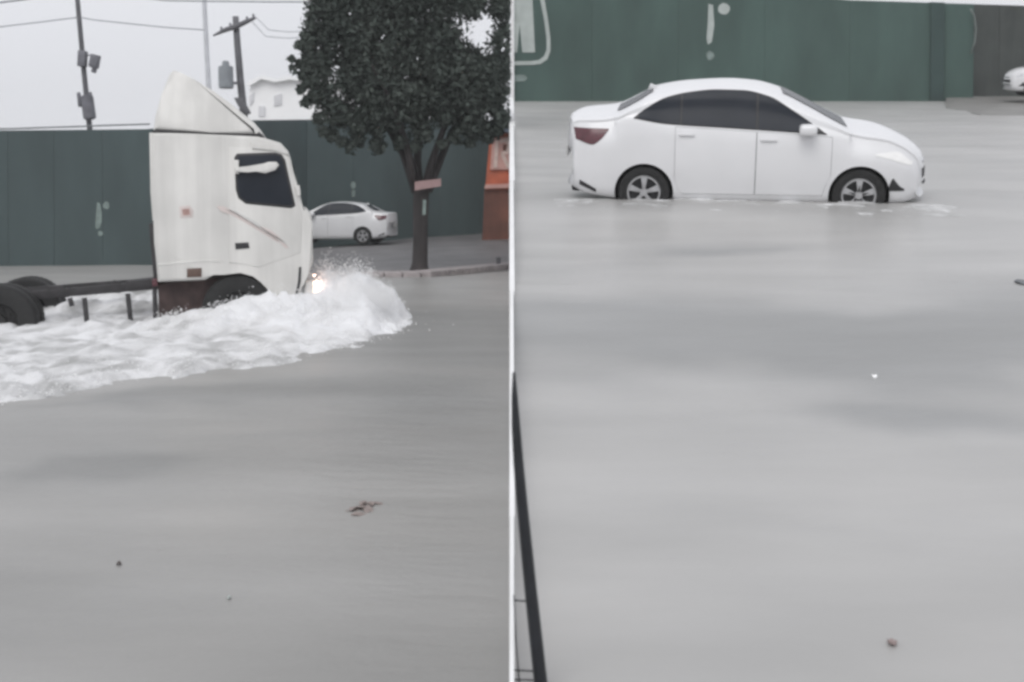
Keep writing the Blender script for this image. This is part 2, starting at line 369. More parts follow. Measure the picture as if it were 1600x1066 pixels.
def build_sedan(M, cfg):
    root = thing('white_sedan', cfg['label'], 'car', M, 'white sedans on the flooded street')
    ztop = smooth_curve(cfg['top']); belt = smooth_curve(cfg['belt'])
    x0, x1 = cfg['top'][0][0], cfg['top'][-1][0]
    WM = .86
    wmax = smooth_curve([(x0, .70), (x0+.25, .80), (x0+.8, WM), (1.3, WM+.005), (2.6, WM), (x1-.4, .82), (x1-.15, .76), (x1, .66)])
    zbot = smooth_curve([(x0, .34), (x0+.2, .26), (0, .2), (2.6, .19), (x1-.2, .2), (x1, .26)])
    def ctrl(x):
        zt, zb, W = ztop(x), zbot(x), wmax(x)
        zs = min(belt(x) - .015, zb + (zt - zb)*.90); gh = max(0.0, zt - zs)
        ws = W - .045 - .05*(1 if gh < .1 else 0); wr = ws - .46*gh
        zr = zs + gh*.86
        zm = zb + (zs - zb)*.52
        return [(0, zb), (W*.75, zb), (W - .05, zb + .05*min(1, (zs-zb)*3)), (W - .01, zb + (zs-zb)*.28), (W, zm), (W - .012, zb + (zs-zb)*.80), (ws, zs), ((ws*.45 + wr*.55), zs + (zr-zs)*.52), (wr, zr), (wr*.62, zt - .22*(zt-zr)), (0, zt)]
    def section(x, per=4):
        c = ctrl(x); out = []
        P = [Vector((p[0], p[1])) for p in c]
        for i in range(len(P)-1):
            p0 = P[i-1] if i else P[0]; p1, p2 = P[i], P[i+1]; p3 = P[i+2] if i+2 < len(P) else Vector((-P[i][0], P[i][1]))
            for k in range(per):
                t = k/per
                out.append(.5*((2*p1) + (p2-p0)*t + (2*p0-5*p1+4*p2-p3)*t*t + (3*p1-p0-3*p2+p3)*t**3))
        out.append(P[-1]); return out
    def bulge(x, y):
        kf = max(0, 1 - (x1 - x)/1.1)**1.6*.31; kr = max(0, 1 - (x - x0)/.8)**1.6*.22
        q = (abs(y)/.86)**2.4
        return x - kf*q + kr*q
    N = 110
    xs = [x0 + (x1-x0)*(.5 - .5*math.cos(math.pi*(i/(N-1))))*.6 + (x1-x0)*(i/(N-1))*.4 for i in range(N)]
    bm = bmesh.new(); rings = []
    for x in xs:
        s = section(x)
        ring = [bm.verts.new((bulge(x, p[0]), -max(0, p[0]), p[1])) for p in s]
        ring += [bm.verts.new((bulge(x, p[0]), max(0, p[0]), p[1])) for p in s[-2:0:-1]]
        rings.append(ring)
    n = len(rings[0])
    for a, b in zip(rings, rings[1:]):
        for k in range(n): bm.faces.new((a[k], a[(k+1) % n], b[(k+1) % n], b[k]))
    bm.faces.new(rings[0]); bm.faces.new(rings[-1][::-1])
    bmesh.ops.recalc_face_normals(bm, faces=bm.faces)
    WR = .315; AR = .350
    body = obj('body', bm, M_['white_paint'], None, smooth=True)
    cb = bmesh.new()
    for wx in (0, cfg['wb']):
        for s in (-1, 1):
            g = bmesh.ops.create_cone(cb, cap_ends=True, segments=48, radius1=AR, radius2=AR, depth=.5)
            bmesh.ops.transform(cb, matrix=Matrix.Translation((wx, s*.83, cfg['wz'])) @ Matrix.Rotation(R(90), 4, 'X'), verts=g['verts'])
    cut = obj('cutter', cb, M_['black_plastic'])
    md = body.modifiers.new('cut', 'BOOLEAN'); md.object = cut; md.operation = 'DIFFERENCE'; md.solver = 'EXACT'
    dg = bpy.context.evaluated_depsgraph_get(); me = bpy.data.meshes.new_from_object(body.evaluated_get(dg))
    body.modifiers.clear(); old = body.data; body.data = me; bpy.data.meshes.remove(old)
    bpy.data.objects.remove(cut, do_unlink=True)
    me.polygons.foreach_set('use_smooth', [True]*len(me.polygons)); me.set_sharp_from_angle(angle=R(38))
    body.parent = root
    cache = {}
    def side_pt(x, z, off, s):
        k = round(x, 3)
        if k not in cache: cache[k] = section(x, 6)
        sec = cache[k]; c = ctrl(x)
        best = None
        for p, q in zip(sec, sec[1:]):
            if p[1] <= z <= q[1] and p[0] > .2 and q[1] > p[1]:
                t = (z - p[1])/(q[1]-p[1]); best = p[0] + (q[0]-p[0])*t
                nx = Vector((q[1]-p[1], -(q[0]-p[0]))).normalized(); break
        if best is None: best = sec[-3][0] if z > c[-2][1] else c[3][0]; nx = Vector((1, .0))
        y = best + nx[0]*off; zz = z + nx[1]*off
        return Vector((bulge(x, best), s*y, zz))
    def side_patch(bm, lo, hi, xa, xb, s, off, nx=24, nz=8):
        """skin piece between two curves z=lo(x), z=hi(x) laid off the body, with turned-in edges"""
        g = []
        for i in range(nx+1):
            x = xa + (xb-xa)*i/nx; a, b = lo(x), hi(x)
            g.append([side_pt(x, a + (b-a)*k/nz, off, s) for k in range(nz+1)])
        V = [[bm.verts.new(p) for p in col] for col in g]
        for a, b in zip(V, V[1:]):
            for k in range(nz):
                if (a[k].co-a[k+1].co).length < 1e-6 and (b[k].co-b[k+1].co).length < 1e-6: continue
                bm.faces.new((a[k], b[k], b[k+1], a[k+1]))
        rim = [c for c in V[0]] + [c[-1] for c in V[1:]] + [c for c in V[-1][-2::-1]] + [c[0] for c in V[-2:0:-1]]
        inn = [bm.verts.new((v.co.x, v.co.y - s*(abs(off)+.012), v.co.z)) for v in rim]
        for i in range(len(rim)):
            j = (i+1) % len(rim); bm.faces.new((rim[i], rim[j], inn[j], inn[i]))
        bmesh.ops.remove_doubles(bm, verts=bm.verts, dist=1e-5)
        return bm
    dlo_t, dlo_b = smooth_curve(cfg['dlo_top']), smooth_curve(cfg['dlo_bot'])
    da, db = cfg['dlo_top'][0][0], cfg['dlo_top'][-1][0]
    pB, pC = 1.30, .42
    for s in (-1, 1):
        # glazing: black surround, then the panes
        obj('window_frame', side_patch(bmesh.new(), dlo_b, dlo_t, da, db, s, .004, 40), M_['black_plastic'], root, smooth=30)
        for a, b in ((da+.06, pC-.012), (pC+.012, pB-.014), (pB+.014, db-.12)):
            obj('side_window', side_patch(bmesh.new(), lambda x: dlo_b(x)+.012, lambda x: max(dlo_b(x)+.013, dlo_t(x)-.014), a, b, s, .009, 20), M_['glass'], root, smooth=30)
        # doors
        for a, b in ((.36, pB-.006), (pB+.006, 2.16)):
            lo = lambda x: max(.27, cfg['wz'] + (math.sqrt(max(0, .41**2 - min(abs(x), abs(x-cfg['wb']))**2))))
            obj('door_seam', side_patch(bmesh.new(), lambda x: lo(x)-.004, lambda x: min(belt(x) - .018, dlo_b(x) - .008), a-.004, b+.004, s, .0035, 20, 10), M_['seam_grey'], root, smooth=30)
            d = obj('door', side_patch(bmesh.new(), lo, lambda x: min(belt(x) - .022, dlo_b(x) - .012), a, b, s, .006, 20, 10), M_['white_paint'], root, smooth=30)
            hx = a + .13; hz = dlo_b(hx) - .10
            p = side_pt(hx, hz, .022, s)
            obj('handle', boxbm(p, (.19, .022, .03), None, .009), M_['white_paint'], d, smooth=40)
        # lamps
        tb, tt = smooth_curve(cfg['tail_bot']), smooth_curve(cfg['tail_top'])
        obj('tail_light', side_patch(bmesh.new(), tb, tt, cfg['tail_top'][0][0], cfg['tail_top'][-1][0], s, .006, 14, 6), M_['tail_red'], root, smooth=30)
        hb, ht = smooth_curve(cfg['head_bot']), smooth_curve(cfg['head_top'])
        obj('headlight', side_patch(bmesh.new(), hb, ht, cfg['head_top'][0][0], cfg['head_top'][-1][0], s, .006, 14, 6), M_['lamp_clear'], root, smooth=30)
        fb, ft = lerp_curve(cfg['fog_bot']), lerp_curve(cfg['fog_top'])
        obj('fog_lamp', side_patch(bmesh.new(), fb, ft, cfg['fog_top'][0][0], cfg['fog_top'][-1][0], s, .005, 10, 4), M_['black_plastic'], root, smooth=30)
        rb, rt = lerp_curve(cfg['ref_bot']), lerp_curve(cfg['ref_top'])
        obj('bumper_insert', side_patch(bmesh.new(), rb, rt, cfg['ref_top'][0][0], cfg['ref_top'][-1][0], s, .005, 8, 3), M_['black_plastic'], root, smooth=30)
        # mirror
        mxp = cfg['mirror']; p = side_pt(mxp[0], mxp[1]-.07, 0, s)
        bm = bmesh.new(); box(bm, p + Vector((-.02, s*.13, .05)), (.20, .20, .125), None, .05, 3)
        mo = obj('side_mirror', bm, M_['white_paint'], root, smooth=40)
        obj('mirror_arm', boxbm(p + Vector((0, s*.03, -.01)), (.06, .08, .03), None, .008), M_['black_plastic'], mo)
        # wheels and housings
        for wx in (0, cfg['wb']):
            wh = bmesh.new(); lathe_y(wh, [(AR-.004, s*.845), (AR-.004, s*.60), (.001, s*.60)], 40, wx, cfg['wz'])
            bmesh.ops.bisect_plane(wh, geom=wh.verts[:]+wh.edges[:]+wh.faces[:], plane_co=(0, 0, .16), plane_no=(0, 0, -1), clear_outer=True)
            obj('wheel_housing', wh, M_['black_plastic'], root, smooth=40)
            wheel_parts(root, wx, s*.745, WR, WR, .20, s)
    # front and rear glass, laid over the top skin
    def top_pt(x, f, off):
        c = ctrl(x); y = f*c[-2][0]; t = abs(f)
        sec = cache.setdefault(round(x, 3), section(x, 6))
        ys = [p[0] for p in sec[-13:]][::-1]; zs = [p[1] for p in sec[-13:]][::-1]
        z = float(np.interp(abs(y), ys, zs)); return Vector((bulge(x, y), y, z))
    def top_patch(xa, xb, off, nx=16, ny=20, inset=.93, nrm=Vector((.5, 0, .85))):
        bm = bmesh.new(); V = [[bm.verts.new(top_pt(xa+(xb-xa)*i/nx, inset*(2*k/ny-1), 0) + nrm*off) for k in range(ny+1)] for i in range(nx+1)]
        for a, b in zip(V, V[1:]):
            for k in range(ny): bm.faces.new((a[k], a[k+1], b[k+1], b[k]))
        return bm
    obj('windscreen', top_patch(cfg['ws'][0], cfg['ws'][1], .008, inset=.90), M_['glass'], root, smooth=True)
    obj('rear_window', top_patch(cfg['rw'][0], cfg['rw'][1], .008, inset=.74, nrm=Vector((-.5, 0, .85))), M_['glass'], root, smooth=True)
    # nose: grille, badge bar, plate; tail: plate and bumper valance
    zn = .5
    def nose(bm, zlo, zhi, hwid, off):
        V = []
        for i in range(7):
            z = zlo + (zhi-zlo)*i/6; row = []
            xx = max([x for x in xs if ztop(x) >= z + .01] or [x1-.02])
            for k in range(15):
                y = hwid*(2*k/14-1); row.append(bm.verts.new((bulge(xx, y)+off, y, z)))
            V.append(row)
        for a, b in zip(V, V[1:]):
            for k in range(14): bm.faces.new((a[k], a[k+1], b[k+1], b[k]))
        return bm
    obj('grille', nose(bmesh.new(), .40, .60, .50, .012), M_['black_plastic'], root, smooth=True)
    obj('grille_bar', nose(bmesh.new(), .64, .67, .42, .012), M_['chrome'], root, smooth=True)
    obj('licence_plate', boxbm((x0-.005, 0, .70), (.02, .40, .13), None, .005), M_['concrete'], root)
    obj('rear_valance', boxbm((x0+.24, 0, .33), (.30, 1.2, .12), None, .04), M_['black_plastic'], root, smooth=40)
    bm = bmesh.new(); zf = ztop(cfg['fin'])
    prism(bm, [(cfg['fin']-.11, zf-.02), (cfg['fin']+.09, zf-.01), (cfg['fin']-.08, zf+.055)], -.02, .02, .006, 2)
    obj('roof_antenna', bm, M_['white_paint'], root, smooth=40)
    return root

WB, WZ = 2.50, .315
def place_car(T, px, py, Ys, yaw, roll, side=-1):
    """wheel centre at local (0, side * .80) on this sight line"""
    p = at(T, px, py, Ys)
    Mr = Matrix.Rotation(R(yaw), 4, 'Z') @ Matrix.Rotation(R(roll), 4, 'X')
    return T @ Matrix.Translation(p - Mr @ Vector((0, side*.80, WZ))) @ Mr
MC = place_car(TR, 1006, 300, 15.35, -8.5, 5.0)
def cs(pts, yl): return [onside(MC, x, y, yl) for x, y in pts]
top = cs([(893, 178), (905, 174), (940, 172), (966, 168), (1000, 152), (1024, 138), (1080, 128), (1140, 125), (1180, 128), (1215, 137), (1262, 160), (1300, 181), (1326, 193), (1380, 201), (1413, 213), (1435, 230)], 0.0)
top = [(top[0][0]-.03, .80), (top[0][0]-.012, 1.06)] + top + [(top[-1][0]+.055, top[-1][1]-.13), (top[-1][0]+.075, .44)]
dlo_t = cs([(990, 183), (1010, 168), (1040, 153), (1080, 145), (1120, 142), (1160, 143), (1200, 151), (1240, 173), (1292, 208)], -.68)
dlo_b = cs([(990, 185), (1040, 194), (1130, 200), (1250, 208), (1292, 211)], -.80)
dlo_t[0] = (dlo_b[0][0], dlo_b[0][1]+.006); dlo_t[-1] = (dlo_b[-1][0], dlo_b[-1][1]+.008)
CFG = dict(label='white four-door sedan ploughing through brown-grey flood water in front of the green wall',
    top=top, belt=[(-1.2, dlo_b[0][1]-.02)] + dlo_b + [(2.6, .93), (3.4, .86)], dlo_top=dlo_t, dlo_bot=dlo_b, wb=WB, wz=WZ,
    tail_top=[(-.955, 1.055), (-.46, 1.06)], tail_bot=[(-.955, .925), (-.72, .875), (-.58, .94), (-.46, 1.045)],
    head_top=[(2.74, .80), (3.02, .815), (3.25, .69)], head_bot=[(2.74, .785), (3.0, .73), (3.25, .655)],
    fog_top=[(2.97, .40), (3.03, .53), (3.14, .42), (3.2, .39)], fog_bot=[(2.97, .37), (3.03, .37), (3.2, .365)],
    ref_top=[(-.90, .44), (-.65, .34)], ref_bot=[(-.90, .38), (-.65, .30)],
    mirror=onside(MC, 1266, 201, -.95), ws=(1.60, 2.36), rw=(-.36, .06), fin=.10)
CAR = build_sedan(MC, CFG)

# froth and short waves along the sill and at the nose of the moving sedan
bm = bmesh.new(); rows = []
for i_ in range(190):
    X = -1.15 + 4.75*i_/189; row = []
    for k in range(26):
        d = .9*(k/25)**1.5 - .04
        p = MC @ Vector((X, -.84 - d, .25)); e = min(1, (X + 1.15)/.3, (3.6 - X)/.3)*(1 - k/25)
        nn = noise.fractal(Vector((X*2.6, d*7, 4)), .9, 2.1, 5) + .55*e - .54 + .35*math.exp(-((X - 3.35)/.4)**2)
        row.append(bm.verts.new((p.x, p.y, surf(p.x, p.y, 1) + (.003 + .02*min(1, nn) if nn > 0 else -.02))))
    rows.append(row)
for p, q in zip(rows, rows[1:]):
    for k in range(25): bm.faces.new((p[k], q[k], q[k+1], p[k+1]))
struct(obj('sedan_wake_froth', bm, M_['foam'], smooth=True), 'stuff')
# only the moving sedan has its headlights on
for ch in CAR.children:
    if ch.name.split('.')[0] == 'headlight':
        ch.material_slots[0].link = 'OBJECT'; ch.material_slots[0].material = M_['lamp_on']
# the second sedan, parked dry on the raised pavement, and the one cut off by the picture's right edge
c2 = copy_tree(CAR)
c2.matrix_world = place_car(TL, 567, 369, 46.2, 169, 0, 1)
c2['label'] = 'smaller looking white sedan parked on the raised pavement behind the truck, tail towards the tree'
c3 = copy_tree(CAR)
for c_ in (c2, c3):
    for ch in c_.children:
        if ch.name.split('.')[0] == 'headlight': ch.material_slots[0].link = 'DATA'
c3.matrix_world = place_car(TR, 1738, 138, 44.0, 172, 0, 1)
c3['label'] = 'white sedan cut off by the right edge, only the nose showing before the dark gate'

# ------------------------------------------------------------------ truck
def place_truck(px, py, Y, yaw):
    p = at(TL, px, py, Y); Mr = Matrix.Rotation(R(yaw), 4, 'Z')
    return TL @ Matrix.Translation(p - Mr @ Vector((0, -1.22, 0))) @ Mr
MT = place_truck(488, 515, 18.4, 9)          # local origin: front of the cab at water level, x forward
def ts(pts, yl=-1.22): return [onside(MT, x, y, yl) for x, y in pts]
TRK = thing('truck_tractor', 'white cab-over tractor truck with tall roof deflector, throwing up a white bow wave', 'truck', MT)
cab_px = [(246, 441), (241, 380), (238, 300), (237, 207), (300, 209), (404, 213), (438, 223), (450, 236), (454, 250), (466, 322), (478, 325), (486, 335), (488, 350), (489, 410), (482, 428), (474, 446), (470, 458), (458, 474), (438, 475), (424, 458), (412, 438), (398, 427), (376, 421), (350, 424), (334, 430), (320, 438)]
bm = prism(bmesh.new(), ts(cab_px), -1.22, 1.22, .05, 3)
CABO = obj('cab', bm, M_['truck_paint'], TRK, smooth=35)
dp = ts([(238, 204), (240, 180), (250, 145), (261, 113), (267, 106), (276, 109), (300, 121), (331, 140), (364, 164), (396, 190), (408, 204), (411, 211), (330, 207)])
bm = prism(bmesh.new(), dp, -1.10, 1.10, .09, 4)
zt = max(p[1] for p in dp); zb = min(p[1] for p in dp)
for v in bm.verts: v.co.y *= 1.07 - .20*max(0, (v.co.z - zb)/(zt - zb))
obj('roof_deflector', bm, M_['truck_paint'], TRK, smooth=35)
bm = prism(bmesh.new(), ts([(237, 204), (410, 211), (410, 215), (237, 208)]), -1.19, 1.19)
obj('roof_seam', bm, M_['black_plastic'], TRK)
win = [(366, 246), (370, 240), (430, 238), (440, 241), (446, 250), (462, 322), (455, 326), (384, 319), (372, 310), (368, 296)]
obj('window_frame', prism(bmesh.new(), ts(win), -1.232, -1.20, .008, 2), M_['black_plastic'], TRK, smooth=35)
wi = [(370, 250), (374, 244), (429, 242), (437, 244), (442, 252), (457, 318), (453, 321), (386, 315), (376, 308), (372, 296)]
obj('side_window', prism(bmesh.new(), ts(wi), -1.238, -1.22, .006, 2), M_['glass'], TRK, smooth=35)
door = [(358, 230), (440, 230), (452, 250), (464, 322), (472, 332), (470, 395), (404, 418), (376, 411), (358, 411)]
d = obj('door', prism(bmesh.new(), ts(door), -1.228, -1.19, .008, 2), M_['truck_paint'], TRK, smooth=35)
def flat(name, px, y0, y1, m, par, bev=.006): return obj(name, prism(bmesh.new(), ts(px, y0), y0, y1, bev, 2), m, par, smooth=35)
flat('door_handle', [(367, 380), (388, 379), (390, 388), (368, 390)], -1.240, -1.2, M_['black_plastic'], d)
flat('sun_visor', [(392, 222), (440, 226), (452, 243), (444, 240), (430, 234), (394, 233)], -1.245, -1.15, M_['truck_paint'], TRK, .012)
# the mirror arm seen through and across the side window, and the mirror head
flat('mirror', [(366, 262), (386, 260), (398, 258), (410, 256), (420, 253), (432, 253), (436, 258), (430, 266), (414, 271), (400, 268), (386, 267), (368, 270)], -1.36, -1.25, M_['truck_paint'], TRK, .02)
flat('mirror_arm', [(366, 250), (373, 250), (373, 272), (367, 272)], -1.30, -1.22, M_['truck_paint'], TRK, .01)
flat('small_mirror', [(462, 291), (468, 289), (470, 305), (465, 308)], -1.30, -1.22, M_['truck_paint'], TRK, .01)
flat('side_lamp', [(292, 420), (315, 419), (315, 433), (292, 434)], -1.232, -1.2, M_['amber'], TRK)
flat('cab_skirt', [(246, 412), (320, 405), (345, 407), (345, 410), (320, 408.5), (246, 416)], -1.228, -1.2, M_['truck_paint'], TRK)
flat('emblem', [(280, 323), (296, 321), (302, 329), (301, 340), (282, 341)], -1.224, -1.2, M_['decal_red'], TRK, .002)
flat('emblem_mark', [(284, 327), (296, 326), (297, 336), (286, 337)], -1.2265, -1.2, M_['emblem_red'], TRK, .001)
for pxs, mm in (([(338, 322), (350, 323), (372, 334), (400, 352), (436, 377), (434, 379), (398, 357), (362, 336), (346, 331)], 'decal_red'),
                ([(352, 327), (368, 330), (392, 342), (420, 362), (446, 378), (446, 381), (418, 366), (388, 347), (366, 335)], 'decal_grey'),
                ([(402, 352), (424, 360), (440, 374), (452, 388), (446, 388), (436, 378), (420, 366)], 'decal_red')):
    flat('stripe', pxs, -1.2305, -1.2, M_[mm], TRK, .0005)
flat('front_corner_seam', [(467, 418), (471, 417), (470, 440), (465, 462), (461, 462), (466, 440)], -1.226, -1.2, M_['black_plastic'], TRK, .003)
flat('front_step', [(437, 473), (458, 470), (460, 475), (440, 478)], -1.228, -1.1, M_['black_plastic'], TRK, .004)
flat('rear_edge_fairing', [(233, 208), (239, 207), (240, 300), (243, 345), (238, 345), (235, 300)], -1.20, -1.08, M_['truck_paint'], TRK, .01)
flat('air_intake_pipe', [(232, 350), (243, 346), (248, 440), (240, 442)], -1.05, -.75, M_['chassis'], TRK, .03)
# front of the cab
(fx0, fz0), (fx1, fz1) = ts([(466, 320)], 0)[0], ts([(454, 248)], 0)[0]
fx = [p[0] for p in ts([(466, 322), (454, 250)])]; fz = [p[1] for p in ts([(466, 322), (454, 250)])]
bm = bmesh.new(); n = Vector((fz[1]-fz[0], 0, -(fx[1]-fx[0]))).normalized()*.012
vs = [bm.verts.new(Vector(p) + n) for p in ((fx[0], -1.1, fz[0]), (fx[0], 1.1, fz[0]), (fx[1], 1.08, fz[1]), (fx[1], -1.08, fz[1]))]; bm.faces.new(vs)
bmesh.ops.solidify(bm, geom=bm.faces[:], thickness=.02)
obj('windscreen', bm, M_['glass'], TRK)
for k in range(5):
    obj('grille_bar', boxbm((.012, 0, .95 + k*.11), (.03, 1.5, .05), None, .01), M_['black_plastic'], TRK)
for s in (-1, 1):
    px_, pz_ = ts([(493, 452)], -.93)[0]
    bm = bmesh.new(); bmesh.ops.create_uvsphere(bm, u_segments=24, v_segments=14, radius=1, matrix=Matrix.Translation((px_, s*.93, pz_)) @ Matrix.Diagonal((.10, .20, .11, 1)))
    hl = obj('headlight', bm, M_['lamp_lit'], TRK, smooth=True)
    obj('lamp_housing', boxbm((px_-.09, s*.93, pz_), (.14, .46, .26), None, .05, 3), M_['truck_paint'], hl, smooth=40)
# running gear
M_['rc'] = M_['rust_chassis']
def seg(name, pa, pb, th, y0, y1, m, par=TRK, bev=.01):
    (xa, za), (xb, zb_) = ts([pa], y0)[0], ts([pb], y0)[0]
    dx, dz = xb-xa, zb_-za; l = math.hypot(dx, dz); nx, nz = -dz/l*th/2, dx/l*th/2
    return obj(name, prism(bmesh.new(), [(xa-nx, za-nz), (xb-nx, zb_-nz), (xb+nx, zb_+nz), (xa+nx, za+nz)], y0, y1, bev, 2), m, par, smooth=35)
seg('chassis_rail', (-150, 479), (300, 441), .12, -.62, -.50, M_['chassis'])
seg('chassis_rail', (-150, 470), (300, 436), .12, .50, .62, M_['chassis'])
for px in (-60, 110, 190):
    x, z = ts([(px, 466 - px*.085)], 0)[0]
    obj('cross_member', boxbm((x, 0, z), (.10, 1.0, .09), None, .01), M_['chassis'], TRK)
flat('battery_box', [(196, 440), (240, 435), (240, 452), (196, 455)], -.70, -.2, M_['chassis'], TRK, .02)
flat('tail_lamp', [(237, 436), (246, 435), (246, 447), (238, 448)], -1.10, -1.0, M_['tail_red'], TRK, .008)
flat('bracket', [(74, 452), (80, 447), (98, 446), (104, 459), (74, 461)], -.60, -.45, M_['chassis'], TRK, .01)
flat('bracket', [(172, 441), (178, 438), (186, 441), (186, 449), (172, 450)], -.52, -.4, M_['chassis'], TRK, .01)
for pa, pb in (((131, 466), (136, 512)), ((199, 459), (205, 516)), ((241, 450), (243, 516))):
    seg('tank_stay', pa, pb, .062, -.98, -.90, M_['chassis'])
seg('tank_stay', (108, 466), (112, 479), .06, -.92, -.84, M_['chassis'])
flat('underframe', [(246, 441), (320, 440), (338, 434), (352, 428), (376, 425), (398, 431), (414, 446), (424, 470), (424, 540), (250, 540)], -1.02, 1.0, M_['rust_chassis'], TRK, .03)
def truck_wheel(px, py, yl, dual):
    x, z = ts([(px, py)], yl)[0]; r = .52
    for yy, sg in (((-1.06, -1), (-.72, -1), (.72, 1), (1.06, 1)) if dual else ((-1.02, -1), (1.02, 1))):
        bm = bmesh.new(); w2 = .145
        lathe_y(bm, [(r*.58, -w2*.8), (r*.75, -w2), (r*.95, -w2*.95), (r, -w2*.7), (r, w2*.7), (r*.95, w2*.95), (r*.75, w2), (r*.58, w2*.8)], 44)
        for k in range(44):
            a = 2*math.pi*k/44
            box(bm, (r*.995*math.cos(a), 0, r*.995*math.sin(a)), (.012, w2*1.5, .03), Matrix.Rotation(-a, 3, 'Y'))
        t = obj('wheel', bm, M_['rubber'], TRK, smooth=40); t.location = (x, yy, z)
        bm = bmesh.new(); o = sg*w2
        lathe_y(bm, [(r*.60, o*.8), (r*.52, o*.75), (r*.46, o*.2), (r*.22, o*.25), (r*.20, o*.9), (.001, o*.95)], 36)
        for k in range(10):
            a = 2*math.pi*k/10; box(bm, (r*.34*math.cos(a), o*.3, r*.34*math.sin(a)), (.035, .05, .035), Matrix.Rotation(-a, 3, 'Y'))
        obj('rim', bm, M_['rubber'], t, smooth=40)
truck_wheel(374, 484, -1.02, False)
truck_wheel(0, 503, -1.06, True)
# ------------------------------------------------------------------ bow wave and wake foam
near_px = [(-160, 700), (-60, 655), (0, 632), (60, 622), (110, 606), (170, 600), (230, 591), (330, 578), (430, 570), (520, 551), (600, 531), (628, 510), (646, 496)]
npts = [gnd(TL, x, y) for x, y in near_px]
xedge = lerp_curve([(p.y, p.x) for p in npts] + [(20.9, -1.75), (21.7, -2.2), (22.6, -3.2), (23.4, -5.5)])
XR = npts[-1].x
MTl = TL.inverted() @ MT; MTi = MTl.inverted()
near_c = lerp_curve([(-9, .05), (-4.6, .05), (-3.6, .06), (-2.3, .10), (-1.9, .15), (-1.4, .24), (-.9, .36), (-.55, .47), (-.2, .52), (.1, .52)])
far_c = lerp_curve([(-9, .30), (-4, .34), (-2.5, .36), (-1, .5), (.2, .5)])
def sst(x): x = max(0.0, min(1.0, x)); return x*x*(3-2*x)
def foam_h(X, Y):
    d = xedge(Y) - X + noise.noise(Vector((X*1.3, Y*.9, 3)))*.38 + noise.noise(Vector((X*3.6, Y*2.6, 5)))*.28 + noise.noise(Vector((X*9, Y*6, 8)))*.16 + noise.noise(Vector((X*20, Y*13, 1)))*.07
    if d <= 0: return -.06
    q = MTi @ Vector((X, Y, 0)); u, v = q.x, -(q.y + 1.22)
    if u < .15:
        if v > 0: c = near_c(u)*math.exp(-(v/(.75))**1.6)
        elif v > -2.44: c = near_c(u)*.9 + (far_c(u)*.8 - near_c(u)*.9)*sst(-v/2.44)
        else: c = far_c(u)*math.exp(-((-v-3.1)/.9)**2)
    else: c = 0
    c = max(c, max(.78*math.exp(-((u-.45)/.74)**4 - ((q.y+.45)/1.25)**2), .30*math.exp(-((u-.5)/1.0)**2 - ((q.y+1.4)/.9)**2)), .58*math.exp(-((u-1.05)/.60)**2 - ((q.y-.25)/1.1)**2))
    c *= sst(d/.7)
    low = 1 - .75*sst((-1.7 - u)/.8)*sst((1.6 - v)/.9)       # the wash lies low beside the bare chassis
    env = c + (.05*sst(d/.30) + .07*sst((d-.3)/1.6))*low
    w = Vector((X*1.7 - Y*.25, Y*.60 + X*.35, 0))
    f = noise.fractal(w*1.2, .9, 2.1, 6)*.5 + noise.turbulence(w*2.4, 4, False)*.32
    rip = abs(noise.noise(Vector((X*2.4 + Y*.7, Y*1.1 - X*1.5, 2))))
    rip2 = abs(noise.noise(Vector((X*6.2 + Y*1.4, Y*2.4 - X*3.4, 6))))
    f *= 1 - .55*math.exp(-((u-.6)/1.0)**2 - ((q.y+.8)/1.8)**2)
    return env*(.82 + .62*f) + (rip*.085 + rip2*.035)*sst(d/.6) - .012*(1 - sst(d/.3))
bm = bmesh.new(); rows = []
Ys = np.concatenate([np.arange(9.2, 23.3, .05)])
for Y in Ys:
    Y = float(Y); e = xedge(Y) + .55; n = 150
    rows.append([bm.verts.new((e - 7.2*(k/n)**1.0 if Y < 14 else e - 9.0*(k/n), Y, 0)) for k in range(n+1)])
for r_ in rows:
    for v in r_: v.co.z = foam_h(v.co.x, v.co.y) + .0
for p, q in zip(rows, rows[1:]):
    for k in range(len(p)-1):
        if max(p[k].co.z, p[k+1].co.z, q[k].co.z, q[k+1].co.z) > -.04: bm.faces.new((p[k], q[k], q[k+1], p[k+1]))
for v in [v for v in bm.verts if not v.link_faces]: bm.verts.remove(v)
FO = struct(obj('bow_wave_foam', bm, M_['foam'], smooth=True, M=TL), 'stuff')
def churn(p):
    q = MTi @ Vector((p.x, p.y, 0)); f = math.exp(-((q.x - .5)/1.3)**2 - ((q.y + .8)/2.2)**2)
    return min(1, f*1.1 + .9*max(0, p.z) + .25*math.exp(-((q.y + 1.6)/1.2)**2))
at_ = FO.data.attributes.new('churn', 'FLOAT', 'POINT'); at_.data.foreach_set('value', [churn(v.co) for v in FO.data.vertices])
